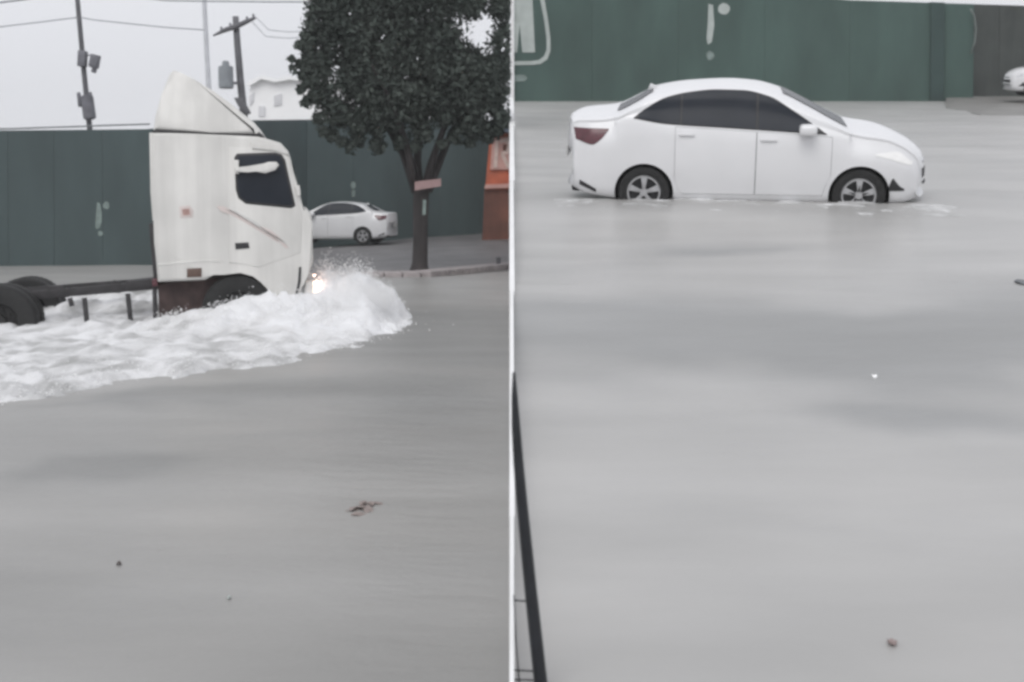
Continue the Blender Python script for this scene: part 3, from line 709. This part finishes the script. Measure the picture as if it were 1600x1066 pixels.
# thrown droplets
ico = bmesh.new(); bmesh.ops.create_icosphere(ico, subdivisions=1, radius=1); iv = [v.co.copy() for v in ico.verts]; ifc = [[v.index for v in f.verts] for f in ico.faces]; ico.free()
V, Fc = [], []
rnd = random.Random(3)
def drop(p, r):
    b = len(V); sq = rnd.uniform(.8, 1.8)
    for v in iv: V.append((p[0] + v.x*r*sq, p[1] + v.y*r, p[2] + v.z*r))
    for f in ifc: Fc.append([b + i for i in f])
for k in range(9000):
    t = rnd.random()
    if t < .5: q = MTl @ Vector((rnd.gauss(.45, .5), rnd.gauss(-.3, .8), 0))
    elif t < .8: q = MTl @ Vector((rnd.uniform(-2.4, .4), -1.5 - abs(rnd.gauss(0, .45)), 0))
    else:
        Y = rnd.uniform(10.5, 20); q = Vector((xedge(Y) - rnd.expovariate(2.2) + .12, Y, 0))
    h = foam_h(q.x, q.y)
    if h < 0 and rnd.random() < .8: continue
    Z = max(0, h) + abs(rnd.gauss(0, .02 + .14*max(0, h)))
    drop((q.x, q.y, Z), rnd.uniform(.003, .008)*(1.6 if rnd.random() < .06 else 1))
for k in range(350):     # spurt beside the cab front
    z = abs(rnd.gauss(0, .24)); q = MTl @ Vector((.16 + .25*z + rnd.gauss(0, .10), rnd.gauss(-.3, .5), 0)); drop((q.x, q.y, .5 + z), rnd.uniform(.003, .009))
me = bpy.data.meshes.new('spray'); me.from_pydata(V, [], Fc); me.materials.append(M_['foam_bit'])
o = link(bpy.data.objects.new('water_spray', me)); o.matrix_world = TL; struct(o, 'stuff')

# fine mist hanging over the bow wave
def mist(loc, scl, dens):
    m = bpy.data.materials.new('spray_mist'); m.use_nodes = True; t = m.node_tree; t.nodes.clear()
    out = t.nodes.new('ShaderNodeOutputMaterial'); pv = t.nodes.new('ShaderNodeVolumePrincipled'); pv.inputs['Color'].default_value = (.97, .97, .97, 1)
    tc = t.nodes.new('ShaderNodeTexCoord'); ln = t.nodes.new('ShaderNodeVectorMath'); ln.operation = 'LENGTH'
    fl = t.nodes.new('ShaderNodeMapRange'); fl.interpolation_type = 'SMOOTHSTEP'; fl.inputs[1].default_value = .25; fl.inputs[2].default_value = 1.0; fl.inputs[3].default_value = 1; fl.inputs[4].default_value = 0
    nz = t.nodes.new('ShaderNodeTexNoise'); nz.inputs['Scale'].default_value = 1.9; nz.inputs['Detail'].default_value = 4
    nr = t.nodes.new('ShaderNodeMapRange'); nr.inputs[1].default_value = .38; nr.inputs[2].default_value = .68; nr.inputs[3].default_value = dens*.25; nr.inputs[4].default_value = dens
    mu = t.nodes.new('ShaderNodeMath'); mu.operation = 'MULTIPLY'; K = t.links.new
    K(tc.outputs['Object'], ln.inputs[0]); K(ln.outputs['Value'], fl.inputs[0]); K(tc.outputs['Object'], nz.inputs['Vector']); K(nz.outputs[0], nr.inputs[0])
    K(nr.outputs[0], mu.inputs[0]); K(fl.outputs[0], mu.inputs[1]); K(mu.outputs[0], pv.inputs['Density']); K(pv.outputs[0], out.inputs['Volume'])
    bm = bmesh.new(); bmesh.ops.create_icosphere(bm, subdivisions=3, radius=1)
    o = obj('spray_mist', bm, m, M=MT @ Matrix.Translation(loc) @ Matrix.Diagonal((*scl, 1))); struct(o, 'stuff')
mist((.42, -.40, .36), (.92, 1.6, .46), 14.0)

# ------------------------------------------------------------------ left background: pavement, wall, shop, tree
def quadbm(bm, pts):
    bm.faces.new([bm.verts.new(p) for p in pts]); return bm
k0, k1, k2 = gnd(TL, 300, 431, .11), gnd(TL, 655, 427, .11), gnd(TL, 799, 413, .11)
wall_Y = lerp_curve([(-500, 36.7), (0, 36.7), (240, 37.0), (400, 46.5), (480, 49.6), (750, 52.5), (860, 53.6)])
wall_base = lerp_curve([(-500, 419), (0, 417), (240, 415), (400, 398), (480, 388), (640, 372), (750, 366), (800, 362)])
wall_top = lerp_curve([(-500, 210), (0, 204), (235, 202), (400, 188), (480, 187), (800, 188)])
bm = bmesh.new()
front = [(k0.x, k0.y, .10), (k1.x, k1.y, .10), (k2.x, k2.y, .10)]
back = [at(TL, px, wall_base(px), wall_Y(px)) + Vector((0, .3, 0)) for px in (300, 655, 799)]
n_ = 24; A = []; B = []
for i in range(n_+1):
    t = i/n_*2; j = min(1, int(t)); f = t - j
    A.append(Vector(front[j]).lerp(Vector(front[j+1]), f)); B.append(Vector(back[j]).lerp(Vector(back[j+1]), f))
g = [[bm.verts.new(a.lerp(b, k/8) + Vector((0, 0, -.10 if k == -1 else 0))) for a, b in zip(A, B)] for k in range(9)]
for p, q in zip(g, g[1:]):
    for i in range(n_): bm.faces.new((p[i], p[i+1], q[i+1], q[i]))
lo = [bm.verts.new(a + Vector((0, 0, -.5))) for a in A]
for i in range(n_): bm.faces.new((lo[i], lo[i+1], g[0][i+1], g[0][i]))
PAVE = struct(obj('pavement', bm, M_['asphalt'], M=TL))
for i in range(n_):
    a, b = A[i], A[i+1]; d = b - a; c = a.lerp(b, .5)
    rot = Matrix.Rotation(math.atan2(d.y, d.x), 3, 'Z')
    ks = obj('kerb_stone', boxbm((c.x, c.y + .10 + rnd.uniform(-.01, .01), .02), (d.length - .025, .62, .27), rot, .03), M_['kerb'], None, M=TL)
    ks.parent = PAVE; ks.matrix_parent_inverse = PAVE.matrix_world.inverted()
GW = thing('boundary_wall', 'long dark green painted wall behind the truck and the tree, under the pale sky', 'wall', TL @ Matrix.Translation(at(TL, 0, 417, 36.7)))
def wall_panel(T, root, pa, pb, base, top, Yf, th, m, name='panel', joint=.0025):
    bm = bmesh.new(); q = []
    for px in (pa, pb):
        Y = Yf(px); q += [(at(T, px, base(px), Y) - Vector((0, 0, .5)), at(T, px, top(px), Y))]
    dirv = (q[1][0] - q[0][0]); dirv.z = 0; dirv.normalize()
    n = Vector((-dirv.y, dirv.x, 0))*th
    a0, a1 = q[0][0] + dirv*joint, q[0][1] + dirv*joint; b0, b1 = q[1][0] - dirv*joint, q[1][1] - dirv*joint
    slab(bm, [a0, b0, b1, a1], [p + n for p in (a0, b0, b1, a1)])
    bmesh.ops.recalc_face_normals(bm, faces=bm.faces)
    bmesh.ops.bevel(bm, geom=bm.edges[:], offset=.004, segments=1, affect='EDGES')
    o = obj(name, bm, m, None, M=T); o.parent = root; o.matrix_parent_inverse = root.matrix_world.inverted(); return o
edges = [-420, -320, -225, -140, -62, 12, 84, 160, 237, 318, 400, 480, 552, 622, 688, 748, 799]
for i, (a, b) in enumerate(zip(edges, edges[1:])):
    wall_panel(TL, GW, a, b, wall_base, lambda x: wall_top(x), wall_Y, .18, M_['blue_green_wall'])
core = wall_panel(TL, GW, -420, 237, wall_base, lambda x: wall_top(x)+3, lambda x: wall_Y(x)+.12, .1, M_['green_dark'], 'backing')
def strip(T, root, pts, Yo, Yf, rad, m, name):
    bm = tube(bmesh.new(), [at(T, x, y, Yf(x)+Yo) for x, y in pts], rad, 8)
    o = obj(name, bm, m, None, M=T, smooth=True)
    if root: o.parent = root; o.matrix_parent_inverse = root.matrix_world.inverted()
    return o
strip(TL, GW, [(-300, 207), (25, 201), (82, 199), (120, 198), (170, 196), (234, 194)], -.02, wall_Y, .022, M_['coping'], 'top_rail')
def mark(T, root, pts, Yf, m, name='paint_mark', th=.012, off=-.006):
    bm = bmesh.new(); a = [at(T, x, y, Yf(x)) + Vector((0, off, 0)) for x, y in pts]
    slab(bm, a, [p + Vector((0, th, 0)) for p in a])
    o = obj(name, bm, m, None, M=T); o.parent = root; o.matrix_parent_inverse = root.matrix_world.inverted(); return o
def blob(cx, cy, rx, ry, n=14, j=.15):
    return [(cx + rx*(1+rnd.uniform(-j, j))*math.cos(2*math.pi*k/n), cy + ry*(1+rnd.uniform(-j, j))*math.sin(2*math.pi*k/n)) for k in range(n)]
mark(TL, GW, [(152, 316), (156, 318), (159, 333), (159, 346), (156, 356), (150, 358), (149, 352), (150, 335)], wall_Y, M_['pale_mark'])
mark(TL, GW, blob(166, 321, 5, 6), wall_Y, M_['pale_mark'])
mark(TL, GW, blob(157, 365, 4, 4), wall_Y, M_['pale_mark'])
mark(TL, GW, blob(552, 290, 4, 6), wall_Y, M_['pale_mark'])
mark(TL, GW, [(549, 298), (555, 297), (555, 307), (550, 308)], wall_Y, M_['pale_mark'])

# orange shop front at the end of the wall
SY = 47.5
SH = thing('roadside_shop', 'narrow orange shop front with a white sign and blue-grey awning beyond the tree', 'shop', TL @ Matrix.Translation(at(TL, 777, 376, SY)))
def sbox(pts, y0, y1, m, name, root=SH, T=TL):
    bm = bmesh.new(); a = [at(T, x, y, y0) for x, y in pts]; slab(bm, a, [p + Vector((0, y1-y0, 0)) for p in a])
    o = obj(name, bm, m, None, M=T); o.parent = root; o.matrix_parent_inverse = root.matrix_world.inverted(); return o
sbox([(753, 380), (798.6, 383), (798.6, 297), (757, 297)], SY, SY+2.2, M_['orange_low'], 'lower_wall')
sbox([(758, 297), (798.6, 297), (798.6, 204), (766, 206)], SY+.02, SY+2.2, M_['orange'], 'upper_wall')
sbox([(757, 295), (798.6, 293.5), (798.6, 287), (758, 288.5)], SY-.18, SY+.0, M_['pink_strip'], 'ledge')
sgn = sbox([(766, 265), (798.4, 265), (798.4, 214), (769, 216)], SY-.08, SY+.0, M_['pink_strip'], 'sign_board')
for pts in ([(771, 262), (777, 262), (779, 219), (774, 219)], [(781, 219), (795, 216), (798, 226), (795, 240), (783, 243), (783, 238), (791, 235), (793, 226), (789, 222), (781, 224)], [(783, 243), (788, 241), (798, 262), (792, 263)]):
    sbox(pts, SY-.11, SY-.08, M_['sign_cream'], 'letter')
sbox([(786, 226), (792, 226), (791, 236), (786, 236)], SY-.115, SY-.085, M_['orange_low'], 'letter_counter')
sbox([(762, 206), (798.6, 176), (798.6, 206)], SY-.7, SY+2.0, M_['awning'], 'awning')
sbox([(745, 214), (751, 196), (757, 196), (756, 214)], SY+.5, SY+.6, M_['pale_mark'], 'bracket')

# tree
TB = gnd(TL, 655, 424, .10); TY = TB.y
TREE = thing('street_tree', 'dark leafy tree on the kerb, spreading crown over several rising limbs', 'tree', TL @ Matrix.Translation(TB))
def tp(px, py, dy=0): return at(TL, px, py, TY + dy)
def child(name, bm, m, root, T=TL, smooth=False):
    o = obj(name, bm, m, None, M=T, smooth=smooth); o.parent = root; o.matrix_parent_inverse = root.matrix_world.inverted(); return o
bm = bmesh.new()
tube(bm, [tp(655, 434), tp(655, 424), tp(656, 412), tp(657, 380), tp(657, 340), tp(658, 305), tp(659, 288)], [.36, .25, .20, .185, .19, .20, .22], 14)
child('trunk', bm, M_['bark'], TREE, smooth=True)
limbs = [[(650, 300, 0), (642, 255, -.2), (632, 215, -.5), (612, 160, -.9), (580, 100, -1.2)], [(655, 300, 0), (652, 250, .2), (656, 200, .4), (660, 120, .5), (655, 40, .4)],
         [(663, 300, 0), (674, 255, -.1), (690, 210, -.3), (712, 150, -.5), (735, 80, -.6)], [(668, 298, 0), (688, 250, .3), (706, 205, .6), (745, 150, 1.0), (778, 110, 1.1)],
         [(648, 290, 0), (630, 240, .4), (598, 185, .8), (545, 140, 1.0)]]
for L in limbs:
    child('limb', tube(bmesh.new(), [tp(x, y, d) for x, y, d in L], [.125, .095, .075, .055, .03][:len(L)], 8), M_['bark'], TREE, smooth=True)
clumps = []
outline = [(520, 10, 40), (505, 45, 32), (500, 80, 34), (495, 112, 28), (508, 150, 26), (530, 180, 26), (565, 188, 26), (600, 175, 28), (640, 175, 30), (690, 170, 30), (735, 165, 30), (770, 140, 34), (785, 100, 30), (790, 60, 28), (785, 10, 30), (610, 95, 40), (655, 90, 45), (700, 95, 45), (590, 150, 40), (650, 150, 40), (720, 150, 36), (755, 120, 34), (735, 10, 30), (690, -5, 40), (640, -10, 50), (580, 0, 50), (560, 60, 50), (560, 120, 48), (620, 60, 55), (620, 120, 55), (680, 60, 50), (680, 120, 50), (730, 110, 45), (740, 145, 40), (575, -60, 60), (640, -90, 60), (720, -70, 60), (770, -40, 40), (485, 62, 14), (478, 95, 12), (482, 128, 12), (492, 20, 16), (540, 35, 30), (775, 168, 16), (700, 185, 18), (620, 195, 16), (560, 205, 16), (590, 205, 12), (660, 205, 20), (735, 195, 22), (560, 222, 10), (470, 100, 9), (466, 70, 7), (480, 72, 10), (488, 150, 10), (498, 185, 12), (486, 40, 9), (545, 232, 12), (590, 228, 14), (625, 222, 14), (715, 212, 16), (755, 200, 20), (785, 185, 16), (520, 212, 12), (455, 92, 6), (474, 118, 8), (492, -10, 14), (776, 205, 12), (790, 190, 14), (765, 216, 9), (735, 222, 10), (690, 226, 9), (650, 228, 10), (505, 205, 9), (535, 222, 9), (476, 55, 7), (458, 108, 6), (470, 140, 8), (478, 160, 8)]
lrnd = random.Random(11); V, Fc = [], []
for cx, cy, r in outline:
    n = int(11*r*r*.10) + 90
    for _ in range(n):
        while True:
            u = Vector((lrnd.uniform(-1, 1), lrnd.uniform(-1, 1), lrnd.uniform(-1, 1)))
            if .15 < u.length < 1: break
        u *= (.70 + .55*lrnd.random()**2)
        px, py = cx + u.x*r, cy + u.z*r
        if px > 796: continue
        if noise.noise(Vector((px*.045, py*.045, 2.2))) > .47 and lrnd.random() < .8: continue    # gaps where the sky shows
        if ((px-742)/20)**2 + ((py-40)/26)**2 < 1 and lrnd.random() < .5: continue
        p = tp(px, py, u.y*r/62*1.5 + lrnd.gauss(0, .5))
        s = lrnd.uniform(.035, .10); a = Vector((lrnd.gauss(0, 1), lrnd.gauss(0, 1), lrnd.gauss(-.5, .7))).normalized(); b = a.orthogonal().normalized()
        b = (Matrix.Rotation(lrnd.uniform(0, 6.28), 3, a) @ b)*s*.5; a = a*s; c_ = a.cross(b).normalized()*s*.18
        k = len(V); V += [p - a, p + b + c_, p + a, p - b + c_]; Fc += [(k, k+1, k+2), (k, k+2, k+3)]
me = bpy.data.meshes.new('crown'); me.from_pydata([tuple(v) for v in V], [], Fc); me.materials.append(M_['leaf'])
o = link(bpy.data.objects.new('crown', me)); o.matrix_world = TL; o.parent = TREE; o.matrix_parent_inverse = TREE.matrix_world.inverted(); struct(o, 'stuff')
# board tied to the trunk and the light tag under it
bm = bmesh.new(); a = [tp(x, y, -.36) for x, y in [(648, 298), (689, 291), (689, 279), (648, 284)]]; slab(bm, a, [p + Vector((0, .03, 0)) for p in a])
tag(obj('trunk_board', bm, mat('faded_pink_board', (.36, .24, .235), .7, .12, 6), M=TL), 'small faded pink board fixed across the tree trunk', 'board')
bm = bmesh.new(); a = [tp(x, y, -.30) for x, y in [(660, 336), (665, 336), (666, 313), (661, 312)]]; slab(bm, a, [p + Vector((0, .03, 0)) for p in a])
tag(obj('trunk_tag', bm, M_['pale_mark'], M=TL), 'narrow pale strip of paper stuck on the tree trunk below the pink board', 'notice')

# white building over the wall
HY = 62
HB = thing('white_building', 'bright white gabled building showing over the green wall beside the tree', 'building', TL @ Matrix.Translation(at(TL, 440, 215, HY)))
sbox([(388, 260), (520, 260), (520, 132), (474, 128), (452, 123), (430, 127), (408, 122), (394, 130), (388, 146)], HY, HY+8, M_['house_white'], 'wall', HB)
sbox([(384, 132), (394, 124), (408, 118), (432, 123), (452, 119), (478, 124), (525, 128), (525, 132), (452, 124.5), (430, 128.5), (408, 123.5), (390, 134)], HY-.3, HY+8.3, M_['house_white'], 'roof', HB)
for pts in ([(428, 150), (440, 146), (440, 164), (428, 166)], [(404, 166), (414, 166), (414, 182), (404, 182)], [(389, 150), (397, 144), (396, 158), (390, 166)]):
    fr = sbox(pts, HY-.05, HY+.0, M_['window_pale'], 'window', HB)
# poles
def pole(name, label, pts, Y, rad, m, base_py, group=None, cat='pole', extra=()):
    root = thing(name, label, cat, TL @ Matrix.Translation(at(TL, pts[-1][0], base_py, Y)), group)
    pp = [at(TL, x, y, Y) for x, y in pts]; n = len(pp)
    child('shaft', tube(bmesh.new(), pp, [rad*(.72 + .28*i/(n-1)) for i in range(n)], 10), m, root, smooth=True)
    return root
P1 = pole('utility_pole', 'leaning grey utility pole with two clusters of equipment, rising behind the left wall', [(112, -120), (121, 0), (131, 110), (140, 200), (156, 430)], 44, .10, M_['pole'], 430)
def pbox(root, px, py, Y, w, h, d, m, name, tilt=-5, bev=.03):
    p = at(TL, px, py, Y); o = child(name, boxbm(p, (w*Y/F, d, h*Y/F), Matrix.Rotation(R(tilt), 3, 'Y'), bev), m, root, smooth=40); return o
pbox(P1, 129, 92, 43.9, 12, 24, .3, M_['equip'], 'junction_box', 5)
pbox(P1, 148, 96, 43.9, 13, 20, .3, M_['equip'], 'street_lamp_head', 12)
p_ = [at(TL, x, y, 43.9) for x, y in [(130, 88), (140, 86), (150, 90)]]; child('lamp_arm', tube(bmesh.new(), p_, .025, 6), M_['equip'], P1, smooth=True)
pbox(P1, 147, 110, 43.9, 6, 8, .2, M_['equip'], 'insulator', 15)
bm = bmesh.new(); p = at(TL, 138, 168, 43.7)
bmesh.ops.create_cone(bm, cap_ends=True, segments=24, radius1=.21, radius2=.21, depth=.80, matrix=Matrix.Translation(p) @ Matrix.Rotation(R(-6), 4, 'Y'))
bmesh.ops.bevel(bm, geom=[e for e in bm.edges if len(e.link_faces) == 2 and e.calc_face_angle(0) > 1], offset=.04, segments=2, affect='EDGES')
child('transformer', bm, M_['equip'], P1, smooth=40)
pbox(P1, 124, 156, 43.7, 5, 22, .12, M_['equip'], 'insulator', -4, .02)
pbox(P1, 141, 150, 43.7, 5, 12, .12, M_['equip'], 'insulator', -6, .02)
P2 = pole('lamp_pole', 'thin pale pole fading into the grey sky behind the truck deflector', [(317, -120), (319, 0), (323, 80), (327, 150), (335, 420)], 66, .14, M_['pole_pale'], 420)
P3 = pole('utility_pole', 'dark utility pole with a tilted crossarm and grey transformer behind the deflector', [(368, 26), (371, 70), (376, 130), (381, 180), (392, 420)], 48, .155, M_['pole'], 420)
p_ = [at(TL, x, y, 47.8) for x, y in [(333, 56), (352, 47), (370, 41), (385, 34), (399, 28)]]
child('crossarm', tube(bmesh.new(), p_, [.03, .085, .10, .085, .05], 8), M_['pole'], P3, smooth=True)
for px, py in ((346, 46), (360, 40), (386, 30), (396, 26)): pbox(P3, px, py, 47.8, 3, 8, .07, M_['equip'], 'insulator', -4, .01)
bm = bmesh.new(); p = at(TL, 353, 121, 47.6)
bmesh.ops.create_cone(bm, cap_ends=True, segments=24, radius1=.27, radius2=.27, depth=.80, matrix=Matrix.Translation(p))
bmesh.ops.create_cone(bm, cap_ends=True, segments=16, radius1=.14, radius2=.12, depth=.22, matrix=Matrix.Translation(p + Vector((0, 0, .48))))
bmesh.ops.bevel(bm, geom=[e for e in bm.edges if len(e.link_faces) == 2 and e.calc_face_angle(0) > 1], offset=.03, segments=2, affect='EDGES')
child('transformer', bm, mat('pale_grey_tank', (.26, .28, .30), .6, .1, 4), P3, smooth=40)
pbox(P3, 364, 130, 47.7, 14, 4, .08, M_['equip'], 'bracket', 0, .01)
bm = prism(bmesh.new(), [(0, 0), (.3, 0), (.6, -.55), (.45, -.62), (.15, -.3)], -.1, .1, .02, 2); bmesh.ops.translate(bm, verts=bm.verts, vec=at(TL, 366, 153, 47.7)); child('lower_bracket', bm, M_['pole'], P3, smooth=40)
def wire(pts, Y, label, rad=.018):
    bm = tube(bmesh.new(), [at(TL, x, y, Y) for x, y in pts], rad, 6)
    tag(obj('overhead_cable', bm, M_['cable'], M=TL, smooth=True), label, 'cable', 'overhead cables on the poles')
wire([(-60, 50), (0, 42), (60, 35), (124, 27)], 44, 'overhead cable running left from the utility pole with two equipment clusters')
wire([(124, 27), (145, 31), (200, 37), (260, 43), (320, 47)], 44, 'overhead cable dipping right from the left utility pole towards the thin pale pole')
wire([(-60, 6), (0, 4), (40, -1), (90, -12)], 44, 'short overhead cable crossing the top left corner of the sky', .03)
wire([(200, -6), (260, 1), (320, 2), (420, 3), (470, 3), (560, 6)], 50, 'topmost overhead cable grazing the upper edge above the crossarm pole', .026)
wire([(399, 26), (420, 47), (450, 50), (480, 49), (540, 46)], 48, 'upper of the two overhead cables between the crossarm and the tree', .014)
wire([(392, 32), (415, 57), (450, 60), (480, 58), (540, 55)], 48, 'lower of the two overhead cables between the crossarm and the tree', .014)

# ------------------------------------------------------------------ right background: green wall with a sign, gate, drive
RY = 48.6
ry = lambda px: RY
rb = lambda px: 157.5
rt = lerp_curve([(795, -46), (1300, -3), (1320, 0), (1600, 9), (1750, 14)])
RW = thing('boundary_wall', 'green painted wall behind the flooded sedan, white lettering at its left end', 'wall', TR @ Matrix.Translation(at(TR, 1100, 157, RY)))
ed = [802.5, 925, 1060, 1195, 1328, 1455]
for i, (a, b) in enumerate(zip(ed, ed[1:])): wall_panel(TR, RW, a, b, rb, rt, ry, .2, M_['green_wall'], joint=.0025)
wall_panel(TR, RW, 1455, 1476, rb, lambda x: rt(x)-1, lambda x: RY-.10, .35, M_['green_dark'], 'pier')
wall_panel(TR, RW, 1476, 1522, rb, rt, lambda x: RY+.15, .2, M_['green_wall'], 'panel')
p = at(TR, 800.6, 157, RY - .1); q = at(TR, 800.6, -48, RY - .1)
bm = boxbm((p.x, p.y, (p.z+q.z)/2), (.13, .16, q.z - p.z + .8), None, .012); o = obj('divider_post', bm, M_['divider_white'], M=TR); o.parent = RW; o.matrix_parent_inverse = RW.matrix_world.inverted()  # added white post carrying the made-up divider up the wall end
SG = thing('painted_sign', 'white painted lettering in a rounded outline at the left end of the green wall', 'sign', TR @ Matrix.Translation(at(TR, 830, 60, RY-.02)))
mark(TR, SG, [(801.8, -46), (829, -46), (832, 0), (836, 82), (816, 82), (812, 38), (808, 82), (801.8, 82)], lambda x: RY-.02, M_['sign_white'], 'letter')
ln = [(839, -46), (844, 0), (850, 30), (854, 60), (854, 78), (850, 88), (842, 94), (830, 95.5), (801.8, 96)]
li = [(846, -46), (851, 0), (856, 30), (860, 60), (860, 80), (855, 93), (845, 100), (831, 101.5), (801.8, 102)]
for (a, b), (c, d) in zip(zip(ln, ln[1:]), zip(li, li[1:])): mark(TR, SG, [a, b, d, c], lambda x: RY-.02, M_['sign_white'], 'outline')
mark(TR, SG, [(801.8, 117), (820, 117), (824, 122), (820, 127), (801.8, 128)], lambda x: RY-.02, M_['pale_mark'], 'dash')
mark(TR, RW, [(1107, 6), (1114, 8), (1116, 40), (1112, 66), (1106, 70), (1104, 60), (1106, 36)], ry, M_['sign_white'])
mark(TR, RW, blob(1131, 14, 9, 9, 18, .06), ry, M_['sign_white'])
mark(TR, RW, blob(1110, 87, 6, 7), ry, M_['pale_mark'])
GT = thing('metal_gate', 'dark grey metal gate set back at the right end of the green wall', 'gate', TR @ Matrix.Translation(at(TR, 1570, 150, RY+1)))
gx = [1522, 1562, 1602, 1642, 1682, 1722]
for a, b in zip(gx, gx[1:]): wall_panel(TR, GT, a, b, lambda x: 148, rt, lambda x: RY+.9, .06, M_['gate_dark'], 'board', .006)
bm = tube(bmesh.new(), [at(TR, x, y, RY-.05) for x, y in [(1516, 14), (1522, 24), (1525, 45), (1523, 66), (1517, 84)]], .035, 8)
tag(obj('hanging_hose', bm, mat('pale_green_hose', (.15, .175, .165), .6, .1, 5), M=TR, smooth=True), 'pale curved hose hanging on the wall beside the dark gate', 'hose')
bm = bmesh.new(); q = [gnd(TR, 1478, 168, .012), gnd(TR, 1540, 181, .012), gnd(TR, 1640, 184, .012), gnd(TR, 1900, 186, .012), at(TR, 1900, 148, RY+1.5), at(TR, 1478, 150, RY+1.5)]
slab(bm, q, [p - Vector((0, 0, .5)) for p in q]); struct(obj('driveway', bm, M_['driveway'], M=TR))

# rain haze over the whole street
hm = bpy.data.materials.new('rain_haze'); hm.use_nodes = True; ht = hm.node_tree; ht.nodes.clear()
ho = ht.nodes.new('ShaderNodeOutputMaterial'); hv = ht.nodes.new('ShaderNodeVolumePrincipled'); hv.inputs['Color'].default_value = (.98, .99, 1.0, 1); hv.inputs['Density'].default_value = .0007
ht.links.new(hv.outputs[0], ho.inputs['Volume'])
bm = boxbm((0, 180, 4), (540, 500, 22)); struct(obj('haze', bm, hm), 'stuff')

# ------------------------------------------------------------------ black gate bar close by, and flotsam
GB = thing('wire_gate', 'leaning black iron gate bar with thin crossing wires, close to the camera', 'gate', TR @ Matrix.Translation((.11, 3.4, 0)))
gy = 3.4
bar = [at(TR, x, y, gy) for x, y in [(803, 582), (804, 620), (806, 665), (810, 722), (816, 790), (822, 850), (829, 920), (836, 985), (842, 1040), (846, 1075)]]
bar.append(bar[-1] + (bar[-1]-bar[-3]).normalized()*.5)
child('stile', tube(bmesh.new(), bar, [.004, .009, .0125, .0145, .016, .017, .018, .019, .0195, .020, .020], 10), M_['black_iron'], GB, TR, True)
for pts in ([(802, 938), (829, 940)], [(802, 1047), (838, 1049)], [(802, 1062), (838, 1063)]):
    child('cross_wire', tube(bmesh.new(), [at(TR, x, y, gy) for x, y in pts], .0026, 6), M_['black_iron'], GB, TR, True)
child('upright_wire', tube(bmesh.new(), [at(TR, x, y, gy) for x, y in [(803, 930), (806, 1000), (812, 1075)]], .0020, 6), M_['black_iron'], GB, TR, True)
def flot(px, py, side):
    T = TL if side < 0 else TR; q = gnd(T, px, py); p = T @ q; return Vector((p.x, p.y, surf(p.x, p.y, side)))
c = flot(570, 792, -1)
DB = thing('leaf_clump', 'small brown clump of wet leaves and twigs floating in the near water', 'debris', Matrix.Translation(c))
for k in range(16):
    bm = bmesh.new(); a = rnd.uniform(0, 6.28); l = rnd.uniform(.03, .055)
    pts = [(-l, 0, 0), (-l*.3, l*.45, .008), (l*.4, l*.35, .01), (l, 0, 0), (l*.4, -l*.35, .006), (-l*.3, -l*.45, .004)]
    slab(bm, [Vector(p) for p in pts], [Vector(p) + Vector((0, 0, .003)) for p in pts])
    o = obj('leaf', bm, M_['leaf_dry'], DB); o.location = (rnd.gauss(0, .04), rnd.gauss(0, .07), rnd.uniform(-.006, .010)); o.rotation_euler = (rnd.gauss(0, .18), rnd.gauss(0, .18), a)
for k in range(1):
    o = obj('twig', tube(bmesh.new(), [(-.05, 0, -.008), (0, .01, -.002), (.05, -.005, -.006)], .004, 6), M_['twig'], DB); o.location = (rnd.gauss(0, .02), rnd.gauss(0, .02), .015); o.rotation_euler = (0, rnd.gauss(0, .3), rnd.uniform(0, 6.28))
def scrap(px, py, side, m, sx, sy, label, cat='debris'):
    bm = bmesh.new(); n = 9; pts = [Vector((sx*math.cos(2*math.pi*k/n)*rnd.uniform(.7, 1.1), sy*math.sin(2*math.pi*k/n)*rnd.uniform(.7, 1.1), rnd.uniform(.004, .02))) for k in range(n)]
    slab(bm, pts, [p - Vector((0, 0, .008)) for p in pts]); o = obj('floating_scrap', bm, m, M=Matrix.Translation(flot(px, py, side))); tag(o, label, cat)
scrap(186, 882, -1, M_['twig'], .014, .02, 'tiny dark twig scrap floating at the lower left')
scrap(358, 937, -1, M_['sign_white'], .011, .013, 'tiny white scrap floating right of and below the dark twig scrap')
scrap(1366, 588, 1, M_['house_white'], .016, .018, 'tiny white scrap floating on the darker band in front of the sedan')
scrap(1394, 1006, 1, M_['red_scrap'], .016, .022, 'small dull red scrap floating at the lower right')
scrap(757, 421, -1, M_['twig'], .14, .2, 'dark heap of wet litter against the kerb right of the tree')
scrap(1597, 455, 1, M_['coping'], .05, .14, 'grey bag of litter drifting at the right edge of the water')
p = gnd(TL, 779, 421, 0)
bm = boxbm((p.x, p.y, .12), (.12, .12, .42), None, .02)
tag(obj('kerb_post', bm, M_['pole'], M=TL), 'short grey kerb post at the water edge below the orange shop', 'post')
bpy.context.view_layer.update()
